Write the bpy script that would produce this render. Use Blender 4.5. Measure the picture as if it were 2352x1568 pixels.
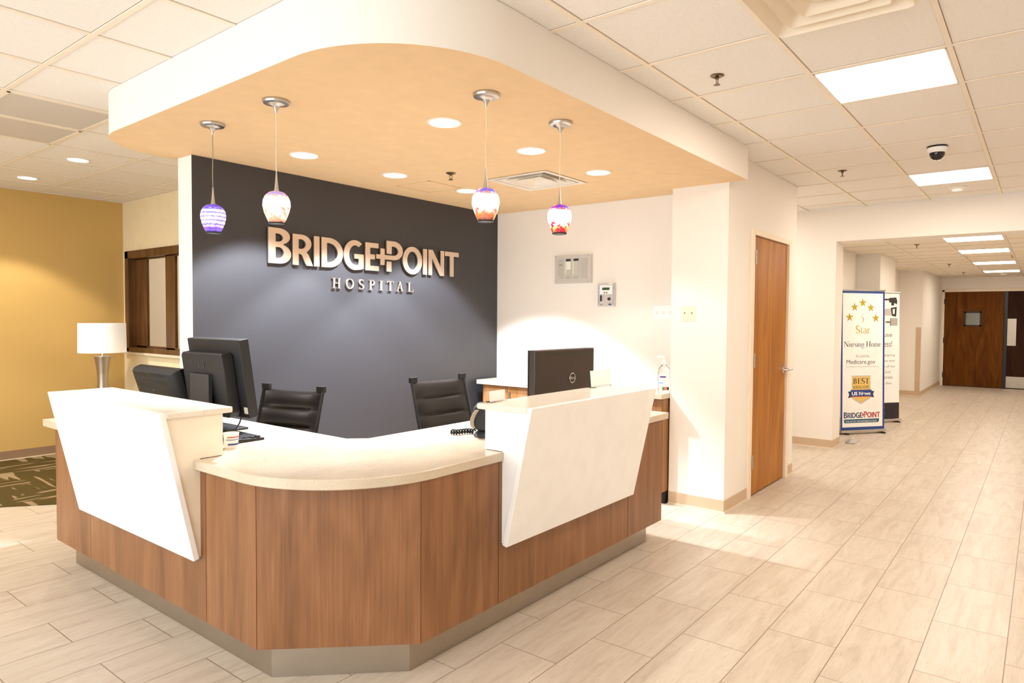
import bpy, bmesh, math, random
from mathutils import Matrix, Vector
R_ = math.radians
random.seed(7)
SC = bpy.context.scene
for o in list(bpy.data.objects): bpy.data.objects.remove(o, do_unlink=True)
COL = SC.collection

# ---------------------------------------------------------------- camera, world, exposure, large lights
cam_d = bpy.data.cameras.new('camera'); cam = bpy.data.objects.new('camera', cam_d); COL.objects.link(cam)
cam_d.sensor_width = 36.0; cam_d.lens = 1558.417 / 2352 * 36; cam_d.clip_start = 0.02; cam_d.clip_end = 200
r_ = Vector((0.61777214, -0.78632794, 0.00677895)); u_ = Vector((0.02297296, 0.0266642, 0.99938044)); f_ = Vector((0.78602152, 0.61723366, -0.03453668))
cam.matrix_world = Matrix(((r_.x, u_.x, -f_.x, 0), (r_.y, u_.y, -f_.y, 0), (r_.z, u_.z, -f_.z, 1.5), (0, 0, 0, 1)))
SC.camera = cam
SC.view_settings.view_transform = 'Standard'; SC.view_settings.look = 'None'
SC.view_settings.exposure = -0.38; SC.view_settings.gamma = 1.0; SC.view_settings.use_curve_mapping = False
w = bpy.data.worlds.new('world'); SC.world = w; w.use_nodes = True
w.node_tree.nodes['Background'].inputs[0].default_value = (0.80, 0.88, 1.0, 1); w.node_tree.nodes['Background'].inputs[1].default_value = 1.0
def area(name, loc, size, sy, energy, color, rot=(0, 0, 0), spread=180):
    l = bpy.data.lights.new(name, 'AREA'); l.shape = 'RECTANGLE'; l.size = size; l.size_y = sy; l.energy = energy; l.color = color; l.spread = R_(spread)
    o = bpy.data.objects.new(name, l); o.location = loc; o.rotation_euler = rot; COL.objects.link(o); return o
def spot(name, loc, energy, color, angle=104, blend=0.35, radius=0.05):
    l = bpy.data.lights.new(name, 'SPOT'); l.energy = energy; l.color = color; l.spot_size = R_(angle); l.spot_blend = blend; l.shadow_soft_size = radius
    o = bpy.data.objects.new(name, l); o.location = loc; COL.objects.link(o); return o
WARM = (1.0, 0.85, 0.69); NEUT = (1.0, 0.95, 0.91); DAY = (0.86, 0.93, 1.0)
# daylight through the glazed entrance front behind and left of the camera
area('daylight_entrance', (-2.9, 2.6, 1.45), 2.1, 7.0, 320, DAY, (0, R_(-68), 0))
# ceiling fixtures of the lobby that stand behind the camera
for i, (x, y) in enumerate([(-0.6, 0.7), (0.7, -1.2), (3.4, -1.2), (6.6, -1.2)]):
    area('lobby_lamp', (x, y, 2.77), 0.6, 0.6, 22, WARM)
area('lobby_lamp', (-1.2, 4.2, 2.77), 0.6, 0.6, 12, NEUT)
area('lounge_fill', (0.2, 6.9, 2.77), 0.6, 0.6, 72, NEUT)  # added fill light, brightens the lounge walls; not a fixture of the room
area('alcove_fill', (7.7, 3.2, 2.77), 0.6, 0.6, 32, NEUT)  # unseen fill added to lift the alcove and the beam wall

# ---------------------------------------------------------------- mesh helpers
class MB:
    def __init__(s): s.bm = bmesh.new()
    def _face(s, vs, mi=0):
        try:
            f = s.bm.faces.new(vs); f.material_index = mi; return f
        except ValueError: return None
    def box(s, x0, x1, y0, y1, z0, z1, mi=0):
        if x0 > x1: x0, x1 = x1, x0
        if y0 > y1: y0, y1 = y1, y0
        if z0 > z1: z0, z1 = z1, z0
        v = [s.bm.verts.new(p) for p in ((x0,y0,z0),(x1,y0,z0),(x1,y1,z0),(x0,y1,z0),(x0,y0,z1),(x1,y0,z1),(x1,y1,z1),(x0,y1,z1))]
        for q in ((3,2,1,0),(4,5,6,7),(0,1,5,4),(1,2,6,5),(2,3,7,6),(3,0,4,7)): s._face([v[i] for i in q], mi)
        return s
    def prism(s, poly, axis, a, b, mi=0, cap=None):
        def P(u, v, w): return (u, v, w) if axis == 'z' else ((u, w, v) if axis == 'y' else (w, u, v))
        A = [s.bm.verts.new(P(u, v, a)) for u, v in poly]; B = [s.bm.verts.new(P(u, v, b)) for u, v in poly]
        c = mi if cap is None else cap
        s._face(A[::-1], c); s._face(B, c)
        n = len(poly)
        for i in range(n): s._face([A[i], A[(i+1) % n], B[(i+1) % n], B[i]], mi)
        return s
    def lathe(s, prof, c=(0,0,0), n=32, mi=0, axis='z', caps=True):
        rings = []
        for r, z in prof:
            ring = []
            for i in range(n):
                t = 2*math.pi*i/n; x, y = r*math.cos(t), r*math.sin(t)
                p = (x, y, z) if axis == 'z' else ((x, z, y) if axis == 'y' else (z, x, y))
                ring.append(s.bm.verts.new((c[0]+p[0], c[1]+p[1], c[2]+p[2])))
            rings.append(ring)
        for a, b in zip(rings, rings[1:]):
            for i in range(n): s._face([a[i], a[(i+1) % n], b[(i+1) % n], b[i]], mi)
        if caps: s._face(rings[0][::-1], mi); s._face(rings[-1], mi)
        return s
    def tube(s, pts, r, n=8, mi=0, caps=True):
        pts = [Vector(p) for p in pts]; rings = []
        rr = r if isinstance(r, (list, tuple)) else [r]*len(pts)
        up = Vector((0, 0, 1)); prev = None
        for i, p in enumerate(pts):
            d = (pts[min(i+1, len(pts)-1)] - pts[max(i-1, 0)]).normalized()
            if prev is None:
                a = up.cross(d)
                if a.length < 1e-3: a = Vector((1, 0, 0)).cross(d)
            else: a = prev - d*prev.dot(d)
            a.normalize(); prev = a; b = d.cross(a)
            rings.append([s.bm.verts.new(p + (a*math.cos(2*math.pi*k/n) + b*math.sin(2*math.pi*k/n))*rr[i]) for k in range(n)])
        for A, B in zip(rings, rings[1:]):
            for i in range(n): s._face([A[i], A[(i+1) % n], B[(i+1) % n], B[i]], mi)
        if caps: s._face(rings[0][::-1], mi); s._face(rings[-1], mi)
        return s
    def grid(s, rows, mi=0):
        V = [[s.bm.verts.new(p) for p in r] for r in rows]
        for a, b in zip(V, V[1:]):
            for i in range(len(a)-1): s._face([a[i], a[i+1], b[i+1], b[i]], mi)
        return s
    def mesh_in(s, me, M, mi):
        k = len(s.bm.faces); s.bm.verts.ensure_lookup_table(); nv = len(s.bm.verts)
        s.bm.from_mesh(me); s.bm.verts.ensure_lookup_table(); s.bm.faces.ensure_lookup_table()
        for v in s.bm.verts[nv:]: v.co = M @ v.co
        for f in s.bm.faces[k:]: f.material_index = mi
        return s
    def xf(s, M):
        bmesh.ops.transform(s.bm, matrix=M, verts=s.bm.verts); return s
    def build(s, name, mats, parent=None, loc=None, smooth=False, bevel=0, solid=0, recalc=True, seg=2):
        if recalc: bmesh.ops.recalc_face_normals(s.bm, faces=s.bm.faces)
        me = bpy.data.meshes.new(name); s.bm.to_mesh(me); s.bm.free()
        for m in (mats if isinstance(mats, (list, tuple)) else [mats]): me.materials.append(m)
        o = bpy.data.objects.new(name, me); COL.objects.link(o)
        if parent: o.parent = parent
        if loc: o.location = loc
        if smooth:
            me.shade_smooth()
            try: me.set_sharp_from_angle(angle=R_(38))
            except Exception: pass
        if bevel:
            b = o.modifiers.new('bevel', 'BEVEL'); b.width = bevel; b.segments = seg; b.limit_method = 'ANGLE'; b.angle_limit = R_(40)
        return o
def arc(cx, cy, rx, ry, a0, a1, n=14):
    return [(cx + rx*math.cos(R_(a0+(a1-a0)*i/n)), cy + ry*math.sin(R_(a0+(a1-a0)*i/n))) for i in range(n+1)]
def struct(o):
    o['kind'] = 'structure'; return o
def tag(o, label, cat, group=None):
    o['label'] = label; o['category'] = cat
    if group: o['group'] = group
    return o
def thing(name, loc, label, cat, group=None, rz=0):
    o = bpy.data.objects.new(name, None); COL.objects.link(o); o.location = loc; o.rotation_euler = (0, 0, rz); o.empty_display_size = 0.1
    return tag(o, label, cat, group)
def copy_tree(o, parent=None):
    c = o.copy(); COL.objects.link(c); c.parent = parent
    for ch in list(o.children): copy_tree(ch, c)
    return c

# ---------------------------------------------------------------- materials
def lin(c):
    return tuple(((v/255)/12.92 if v/255 <= 0.04045 else ((v/255+0.055)/1.055)**2.4) for v in c) + (1,)
def new_mat(name):
    m = bpy.data.materials.new(name); m.use_nodes = True; nt = m.node_tree
    return m, nt, nt.nodes['Principled BSDF'], nt.nodes['Material Output']
def N(nt, typ, **k):
    n = nt.nodes.new(typ)
    for a, b in k.items(): setattr(n, a, b)
    return n
def bump(nt, bs, src, strength=0.1, dist=0.01):
    b = N(nt, 'ShaderNodeBump'); b.inputs['Strength'].default_value = strength; b.inputs['Distance'].default_value = dist
    nt.links.new(src, b.inputs['Height']); nt.links.new(b.outputs[0], bs.inputs['Normal'])
def noise(nt, scale, detail=3, vec=None, rough=0.5):
    n = N(nt, 'ShaderNodeTexNoise'); n.inputs['Scale'].default_value = scale; n.inputs['Detail'].default_value = detail; n.inputs['Roughness'].default_value = rough
    if vec is not None: nt.links.new(vec, n.inputs['Vector'])
    return n
def coords(nt, scale=(1, 1, 1), rot=(0, 0, 0)):
    t = N(nt, 'ShaderNodeTexCoord'); m = N(nt, 'ShaderNodeMapping'); m.inputs['Scale'].default_value = scale; m.inputs['Rotation'].default_value = rot
    nt.links.new(t.outputs['Object'], m.inputs['Vector']); return m.outputs[0]
def ramp(nt, src, stops):
    r = N(nt, 'ShaderNodeValToRGB'); e = r.color_ramp.elements
    while len(e) < len(stops): e.new(0.5)
    for i, (p, c) in enumerate(stops): e[i].position = p; e[i].color = c
    nt.links.new(src, r.inputs[0]); return r
def mth(nt, op, a, b=None, c=None):
    n = N(nt, 'ShaderNodeMath', operation=op)
    for i, v in enumerate((a, b, c)):
        if v is None: continue
        if isinstance(v, (int, float)): n.inputs[i].default_value = v
        else: nt.links.new(v, n.inputs[i])
    return n.outputs[0]
def mix(nt, fac, a, b, mode='MIX'):
    n = N(nt, 'ShaderNodeMix', data_type='RGBA', blend_type=mode)
    for i, v in ((0, fac), (6, a), (7, b)):
        if isinstance(v, (int, float)): n.inputs[i].default_value = v
        elif isinstance(v, tuple): n.inputs[i].default_value = v
        else: nt.links.new(v, n.inputs[i])
    return n.outputs[2]
def plain(name, c, rough=0.5, metal=0.0, nz=0.0, nscale=200, spec=0.5, var=0.03):
    m, nt, bs, out = new_mat(name)
    col = lin(c); v = coords(nt); n = noise(nt, nscale if nz else 9, 3, v)
    lo = tuple(x*(1-var) for x in col[:3]) + (1,); hi = tuple(min(1, x*(1+var)) for x in col[:3]) + (1,)
    r = ramp(nt, n.outputs[0], [(0.3, lo), (0.7, hi)]); nt.links.new(r.outputs[0], bs.inputs['Base Color'])
    bs.inputs['Roughness'].default_value = rough; bs.inputs['Metallic'].default_value = metal; bs.inputs['Specular IOR Level'].default_value = spec
    if nz: bump(nt, bs, n.outputs[0], nz, 0.002)
    return m
def emit(name, c, strength):
    m, nt, bs, out = new_mat(name)
    bs.inputs['Base Color'].default_value = (0.8, 0.8, 0.8, 1); bs.inputs['Emission Color'].default_value = tuple(c) + (1,); bs.inputs['Emission Strength'].default_value = strength
    return m
def wood(name, lo, mid, hi, rough=0.45, axis='z', scale=1.0, contrast=1.0, spec=0.5):
    m, nt, bs, out = new_mat(name); bs.inputs['Specular IOR Level'].default_value = spec
    st = {'z': (17, 17, 1.0), 'x': (1.0, 17, 17), 'y': (17, 1.0, 17)}[axis]; st2 = {'z': (110, 110, 3), 'x': (3, 110, 110), 'y': (110, 3, 110)}[axis]
    st3 = {'z': (3.6, 3.6, 0.6), 'x': (0.7, 5, 5), 'y': (5, 0.7, 5)}[axis]
    a = noise(nt, scale, 4, coords(nt, st), 0.6); a.inputs['Distortion'].default_value = 0.6
    b = noise(nt, scale, 3, coords(nt, st2), 0.6); c = noise(nt, scale, 2, coords(nt, st3)); c.inputs['Distortion'].default_value = 2.2
    s1 = mth(nt, 'ADD', mth(nt, 'MULTIPLY', a.outputs[0], 0.28), mth(nt, 'MULTIPLY', c.outputs[0], 0.44)); s2 = mth(nt, 'ADD', s1, mth(nt, 'MULTIPLY', b.outputs[0], 0.28))
    r = ramp(nt, s2, [(0.5-0.17/contrast, lin(lo)), (0.5, lin(mid)), (0.5+0.17/contrast, lin(hi))]); nt.links.new(r.outputs[0], bs.inputs['Base Color'])
    bs.inputs['Roughness'].default_value = rough; bump(nt, bs, b.outputs[0], 0.06, 0.001)
    return m

M_ = {}
M_['cream'] = plain('paint_cream', (244, 237, 227), 0.75, nz=0.04, nscale=400)
M_['warmwhite'] = plain('paint_warm_white', (244, 237, 228), 0.7, nz=0.04, nscale=400)
M_['soffit'] = plain('paint_honey', (228, 196, 152), 0.75)
M_['yellow'] = plain('paint_mustard', (205, 168, 98), 0.7, nz=0.05, nscale=300)
M_['lounge'] = plain('paint_straw', (240, 224, 186), 0.7)
M_['slate'] = plain('paint_slate_blue', (48, 47, 51), 0.5, nz=0.05, nscale=300, spec=0.6, var=0.05)
M_['white'] = plain('white_laminate', (250, 248, 244), 0.28)
M_['base'] = plain('vinyl_base', (205, 178, 148), 0.5)
M_['basedark'] = plain('vinyl_base_brown', (150, 120, 92), 0.5)
M_['trimedge'] = plain('base_edge', (232, 214, 188), 0.5)
M_['doorframe'] = plain('painted_steel', (244, 228, 205), 0.45)
M_['steel'] = plain('brushed_steel', (176, 166, 152), 0.38, 1.0)
M_['nickel'] = plain('satin_nickel', (196, 192, 188), 0.3, 1.0)
M_['chrome'] = plain('chrome', (215, 212, 208), 0.15, 1.0)
M_['black'] = plain('black_plastic', (13, 12, 13), 0.42)
M_['blackmatte'] = plain('black_matte_plastic', (19, 18, 20), 0.6)
M_['darkgrey'] = plain('dark_grey_plastic', (42, 41, 45), 0.5)
M_['leather'] = plain('black_leather', (25, 20, 19), 0.36, nz=0.15, nscale=260)
M_['tan'] = plain('tan_plastic', (150, 132, 112), 0.45)
M_['letter'] = plain('brushed_letter_face', (226, 206, 188), 0.42, 0.9)
M_['grey'] = plain('panel_grey', (200, 194, 186), 0.45)
M_['grey2'] = plain('panel_inset_grey', (186, 182, 172), 0.45)
M_['paper'] = plain('paper', (250, 248, 244), 0.6)
M_['ivory'] = plain('ivory_plastic', (243, 231, 200), 0.4)
M_['ledgreen'] = emit('led_green', (0.35, 0.85, 0.1), 1.2)
M_['lcd'] = plain('lcd_green', (34, 66, 22), 0.3)
M_['darkhole'] = plain('dark_hole', (20, 14, 12), 0.7)
M_['oldnickel'] = plain('aged_nickel', (120, 104, 84), 0.3, 1.0)
M_['blueprint'] = plain('print_blue', (30, 66, 140), 0.5)
M_['gold'] = plain('print_gold', (205, 165, 60), 0.5)
M_['goldlight'] = plain('print_light_gold', (232, 196, 110), 0.5)
M_['olive'] = plain('print_dark_gold', (140, 112, 20), 0.5)
M_['yellowink'] = plain('print_yellow', (228, 196, 30), 0.5)
M_['ink'] = plain('print_black', (40, 36, 30), 0.5)
M_['inkgrey'] = plain('print_grey', (120, 104, 92), 0.5)
M_['navy'] = plain('print_navy', (28, 52, 92), 0.5)
M_['teal'] = plain('print_teal', (24, 88, 120), 0.5)
M_['red'] = plain('print_red', (178, 42, 34), 0.5)
M_['print_dark'] = plain('print_dark_band', (34, 26, 38), 0.5)
M_['sky'] = plain('print_sky', (120, 170, 225), 0.5)
M_['shade'] = None
M_['woodL'] = wood('laminate_walnut', (102, 65, 35), (138, 92, 56), (166, 119, 80), 0.38, contrast=0.85, spec=0.5)
M_['woodcab'] = wood('laminate_cabinet', (126, 86, 50), (158, 112, 68), (180, 134, 88), 0.45)
M_['wooddoor'] = wood('oak_door', (132, 74, 10), (172, 106, 18), (194, 132, 34), 0.45, spec=0.25)
M_['wooddark'] = wood('dark_oak_frame', (62, 38, 18), (96, 62, 30), (124, 84, 44), 0.4)
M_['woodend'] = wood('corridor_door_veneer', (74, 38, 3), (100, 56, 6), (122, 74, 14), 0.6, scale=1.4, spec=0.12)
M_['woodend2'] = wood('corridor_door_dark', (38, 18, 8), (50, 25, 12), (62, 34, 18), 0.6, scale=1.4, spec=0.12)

def m_stone(name, base, edge_speck):
    m, nt, bs, out = new_mat(name); v = coords(nt)
    n = noise(nt, 5, 4, v); vo = N(nt, 'ShaderNodeTexVoronoi'); vo.inputs['Scale'].default_value = 160; nt.links.new(v, vo.inputs['Vector'])
    n2 = noise(nt, 120, 3, v)
    c0 = lin(base); c1 = lin(tuple(x-14 for x in base)); r = ramp(nt, n.outputs[0], [(0.3, c1), (0.7, c0)])
    sp = ramp(nt, n2.outputs[0], [(0.60, (0, 0, 0, 1)), (0.70, (.5, .5, .5, 1))]); sd = ramp(nt, n2.outputs[0], [(0.34, (1, 1, 1, 1)), (0.39, (0, 0, 0, 1))])
    c = mix(nt, sp.outputs[0], r.outputs[0], lin(edge_speck)); c2 = mix(nt, mth(nt, 'MULTIPLY', sd.outputs[0], 0.3), c, lin((180, 155, 122)))
    nt.links.new(c2, bs.inputs['Base Color']); bs.inputs['Roughness'].default_value = 0.22
    return m
M_['stone'] = m_stone('quartz_worktop', (216, 200, 176), (230, 218, 196))
M_['capstone'] = m_stone('quartz_cap', (236, 226, 210), (246, 240, 228))

def m_floor():
    m, nt, bs, out = new_mat('porcelain_plank_tile')
    t = N(nt, 'ShaderNodeTexCoord'); s = N(nt, 'ShaderNodeSeparateXYZ'); nt.links.new(t.outputs['Object'], s.inputs[0])
    P, L = 0.3065, 0.617
    v = mth(nt, 'DIVIDE', mth(nt, 'SUBTRACT', s.outputs[1], 0.100), P); row = mth(nt, 'FLOOR', v); fv = mth(nt, 'SUBTRACT', v, row)
    odd = mth(nt, 'MODULO', mth(nt, 'ABSOLUTE', row), 2.0)
    u = mth(nt, 'ADD', mth(nt, 'DIVIDE', mth(nt, 'SUBTRACT', s.outputs[0], 3.33), L), mth(nt, 'MULTIPLY', odd, 0.5)); colm = mth(nt, 'FLOOR', u); fu = mth(nt, 'SUBTRACT', u, colm)
    du = mth(nt, 'MULTIPLY', mth(nt, 'MINIMUM', fu, mth(nt, 'SUBTRACT', 1.0, fu)), L); dv = mth(nt, 'MULTIPLY', mth(nt, 'MINIMUM', fv, mth(nt, 'SUBTRACT', 1.0, fv)), P)
    d = mth(nt, 'MINIMUM', du, dv); g = mth(nt, 'LESS_THAN', d, 0.0019)
    cb = N(nt, 'ShaderNodeCombineXYZ'); nt.links.new(colm, cb.inputs[0]); nt.links.new(row, cb.inputs[1])
    wn = N(nt, 'ShaderNodeTexWhiteNoise', noise_dimensions='2D'); nt.links.new(cb.outputs[0], wn.inputs['Vector'])
    # streaks along X, shifted per tile
    va = N(nt, 'ShaderNodeVectorMath', operation='MULTIPLY_ADD'); nt.links.new(wn.outputs['Color'], va.inputs[0]); va.inputs[1].default_value = (30, 30, 30); nt.links.new(t.outputs['Object'], va.inputs[2])
    mp = N(nt, 'ShaderNodeMapping'); mp.inputs['Scale'].default_value = (2.2, 16, 1); nt.links.new(va.outputs[0], mp.inputs['Vector'])
    n = noise(nt, 1.0, 6, mp.outputs[0], 0.62); n.inputs['Distortion'].default_value = 0.9
    mp2 = N(nt, 'ShaderNodeMapping'); mp2.inputs['Scale'].default_value = (18, 130, 1); nt.links.new(va.outputs[0], mp2.inputs['Vector']); n2 = noise(nt, 1.0, 3, mp2.outputs[0])
    r = ramp(nt, n.outputs[0], [(0.28, lin((188, 172, 154))), (0.5, lin((204, 190, 172))), (0.72, lin((212, 200, 184)))])
    sp = ramp(nt, n2.outputs[0], [(0.28, (0.80, 0.76, 0.71, 1)), (0.46, (1, 1, 1, 1))])
    c = mix(nt, 0.55, r.outputs[0], sp.outputs[0], 'MULTIPLY')
    tv = ramp(nt, wn.outputs['Value'], [(0, (0.965, 0.96, 0.955, 1)), (1, (1, 1, 1, 1))]); c = mix(nt, 1.0, c, tv.outputs[0], 'MULTIPLY')
    c = mix(nt, g, c, lin((128, 106, 86))); nt.links.new(c, bs.inputs['Base Color'])
    bs.inputs['Roughness'].default_value = 0.38; bs.inputs['Specular IOR Level'].default_value = 0.4
    bump(nt, bs, mth(nt, 'SUBTRACT', 1.0, g), 0.25, 0.002)
    return m
M_['floor'] = m_floor()

def m_carpet():
    m, nt, bs, out = new_mat('patterned_carpet')
    v = coords(nt); n1 = noise(nt, 1, 1, coords(nt, (1.6, 16, 1))); n2 = noise(nt, 1, 1, coords(nt, (14, 1.5, 1))); sel = noise(nt, 1.5, 0, v); fz = noise(nt, 350, 2, v)
    a = ramp(nt, n1.outputs[0], [(0.55, (0, 0, 0, 1)), (0.58, (1, 1, 1, 1))]); b = ramp(nt, n2.outputs[0], [(0.57, (0, 0, 0, 1)), (0.60, (1, 1, 1, 1))])
    s = ramp(nt, sel.outputs[0], [(0.48, (0, 0, 0, 1)), (0.5, (1, 1, 1, 1))]); k = mix(nt, s.outputs[0], a.outputs[0], b.outputs[0])
    base = ramp(nt, fz.outputs[0], [(0.3, lin((62, 50, 22))), (0.7, lin((100, 84, 44)))])
    c = mix(nt, k, base.outputs[0], lin((150, 130, 98))); nt.links.new(c, bs.inputs['Base Color']); bs.inputs['Roughness'].default_value = 0.95; bs.inputs['Specular IOR Level'].default_value = 0.1
    bump(nt, bs, fz.outputs[0], 0.5, 0.004); return m
M_['carpet'] = m_carpet()

def m_tile(name, c, x0, px, y0, py):
    m, nt, bs, out = new_mat(name)
    t = N(nt, 'ShaderNodeTexCoord'); s = N(nt, 'ShaderNodeSeparateXYZ'); nt.links.new(t.outputs['Object'], s.inputs[0])
    def dist(o, a, p):
        q = mth(nt, 'DIVIDE', mth(nt, 'SUBTRACT', o, a), p); f = mth(nt, 'FRACT', q); return mth(nt, 'MULTIPLY', mth(nt, 'MINIMUM', f, mth(nt, 'SUBTRACT', 1.0, f)), p)
    d = mth(nt, 'MINIMUM', dist(s.outputs[0], x0, px), dist(s.outputs[1], y0, py))
    g = mth(nt, 'LESS_THAN', d, 0.0145); n = noise(nt, 140, 3, t.outputs['Object'], 0.7)
    r = ramp(nt, n.outputs[0], [(0.35, tuple(k*0.93 for k in lin(c)[:3]) + (1,)), (0.55, lin(c))])
    cc = mix(nt, g, r.outputs[0], lin((150, 124, 96))); nt.links.new(cc, bs.inputs['Base Color']); bs.inputs['Roughness'].default_value = 0.9; bs.inputs['Specular IOR Level'].default_value = 0.15
    bump(nt, bs, n.outputs[0], 0.25, 0.003); return m
CX0, CPX, CY0, CPY = 3.79, 0.624, 0.387, 0.618
M_['tile'] = m_tile('acoustic_tile', (244, 239, 232), CX0, CPX, CY0, CPY)
M_['tbar'] = plain('ceiling_tbar', (244, 232, 214), 0.5)
M_['tile2'] = m_tile('acoustic_tile_corridor', (246, 236, 220), 9.54, 0.61, 0.40, 0.61)
M_['lamp_diff'] = emit('fluorescent_diffuser', (1.0, 0.89, 0.77), 36)
M_['can_diff'] = emit('downlight_lens', (1.0, 0.95, 0.9), 7)
def m_grille():
    m, nt, bs, out = new_mat('perforated_grille'); v = coords(nt, (90, 90, 90)); vo = N(nt, 'ShaderNodeTexVoronoi'); vo.inputs['Scale'].default_value = 1.0; vo.inputs['Randomness'].default_value = 0.0; nt.links.new(v, vo.inputs['Vector'])
    r = ramp(nt, vo.outputs['Distance'], [(0.36, lin((120, 112, 104))), (0.42, lin((206, 198, 188)))]); nt.links.new(r.outputs[0], bs.inputs['Base Color']); bs.inputs['Roughness'].default_value = 0.6; return m
M_['grille'] = m_grille()
def m_glass(name, c, alpha_mix=0.12, rough=0.05):
    m, nt, bs, out = new_mat(name); bs.inputs['Base Color'].default_value = c; bs.inputs['Roughness'].default_value = rough; bs.inputs['Transmission Weight'].default_value = 1.0; bs.inputs['IOR'].default_value = 1.05
    return m
M_['glass'] = m_glass('window_glass', (0.95, 0.97, 0.95, 1))
M_['clear'] = m_glass('clear_plastic', (0.97, 0.98, 0.98, 1)); M_['clear'].node_tree.nodes['Principled BSDF'].inputs['IOR'].default_value = 1.3
def m_shade():
    m, nt, bs, out = new_mat('lamp_shade_fabric'); bs.inputs['Base Color'].default_value = lin((252, 250, 246)); bs.inputs['Roughness'].default_value = 0.8
    n = noise(nt, 300, 2, coords(nt)); bump(nt, bs, n.outputs[0], 0.1, 0.001)
    bs.inputs['Emission Color'].default_value = (1, 0.96, 0.92, 1); bs.inputs['Emission Strength'].default_value = 0.25
    return m
M_['shade'] = m_shade()
def m_pendant(name, top, mid_s, pat, low, kind):
    """lit art glass: coloured cap, glowing white middle and a swirled lower band"""
    m, nt, bs, out = new_mat(name)
    t = N(nt, 'ShaderNodeTexCoord'); s = N(nt, 'ShaderNodeSeparateXYZ'); nt.links.new(t.outputs['Object'], s.inputs[0])
    z = mth(nt, 'DIVIDE', s.outputs[2], 0.155)        # 0 bottom .. 1 top
    wv = N(nt, 'ShaderNodeTexWave', wave_type='BANDS', bands_direction='Z' if kind == 'bands' else 'DIAGONAL'); wv.inputs['Scale'].default_value = 15 if kind == 'bands' else 13; wv.inputs['Distortion'].default_value = 2.5 if kind == 'bands' else 5; wv.inputs['Detail'].default_value = 2; wv.inputs['Detail Scale'].default_value = 6
    nt.links.new(t.outputs['Object'], wv.inputs['Vector'])
    n = noise(nt, 30, 2, coords(nt, (1, 1, 0.6))); zz = mth(nt, 'ADD', z, mth(nt, 'MULTIPLY', mth(nt, 'SUBTRACT', n.outputs[0], 0.5), 0.10))
    white = (1, 0.98, 1, 1)
    r = ramp(nt, zz, [(0.0, low[0]), (0.16, low[1]), (0.30, low[2]), (0.40, white), (0.78, white), (0.86, top)])
    k = ramp(nt, wv.outputs[0], [(0.30 if kind != 'bands' else 0.26, (1, 1, 1, 1)), (0.46 if kind != 'bands' else 0.46, (0, 0, 0, 1))])
    MIDV = (0.85, 0.85, 0.85, 1) if kind == 'bands' else (0.06, 0.06, 0.06, 1)
    edge = ramp(nt, z, [(0.0, (1, 1, 1, 1)), (pat[0], (1, 1, 1, 1)), (pat[1], MIDV), (0.70, MIDV), (0.80, (0.9, 0.9, 0.9, 1))])
    kk = mth(nt, 'MULTIPLY', k.outputs[0], edge.outputs[0]); c = mix(nt, kk, r.outputs[0], pat[2])
    st = ramp(nt, zz, [(0.0, (0.08,)*3+(1,)), (0.10, (0.6,)*3+(1,)), (0.30, (0.9,)*3+(1,)), (0.50, (1,)*3+(1,)), (0.74, (1,)*3+(1,)), (0.90, (0.5,)*3+(1,))])
    nt.links.new(c, bs.inputs['Emission Color']); nt.links.new(mth(nt, 'MULTIPLY', st.outputs[0], mid_s), bs.inputs['Emission Strength']); nt.links.new(c, bs.inputs['Base Color'])
    bs.inputs['Roughness'].default_value = 0.12; return m

# ---------------------------------------------------------------- setting: floors
H2 = 2.79; HC = 2.495; HS = 2.545
struct(MB().box(-3.2, 19.0, -3.2, 8.6, -0.10, 0.0).build('floor', M_['floor']))
bm = MB(); cp = [(-1.2, 8.35), (-1.2, 7.9), (0.2, 7.3), (1.0, 6.85), (1.66, 6.36), (1.96, 6.12), (2.6, 5.75), (3.36, 5.45), (3.36, 8.35)]
bm.prism(cp, 'z', 0.0005, 0.006); struct(bm.build('floor_carpet', M_['carpet']))

# ---------------------------------------------------------------- setting: ceilings
def ceiling(name, x0, x1, y0, y1, z, mat, gx, gy, px, py):
    b = MB(); b.box(x0, x1, y0, y1, z, z+0.05, 0)
    k0 = math.ceil((x0-gx)/px); x = gx + k0*px
    while x < x1: b.box(x-0.012, x+0.012, y0, y1, z-0.006, z-0.0005, 1); x += px
    k0 = math.ceil((y0-gy)/py); y = gy + k0*py
    while y < y1: b.box(x0, x1, y-0.012, y+0.012, z-0.0065, z-0.0005, 1); y += py
    return struct(b.build(name, [mat, M_['tbar']]))
ceiling('ceiling', -3.0, 8.5, -3.0, 8.35, H2, M_['tile'], CX0, CY0, CPX, CPY)
ceiling('ceiling_corridor', 8.85, 18.65, -1.3, 2.45, HC, M_['tile2'], 9.54, 0.40, 0.61, 0.61)

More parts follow.
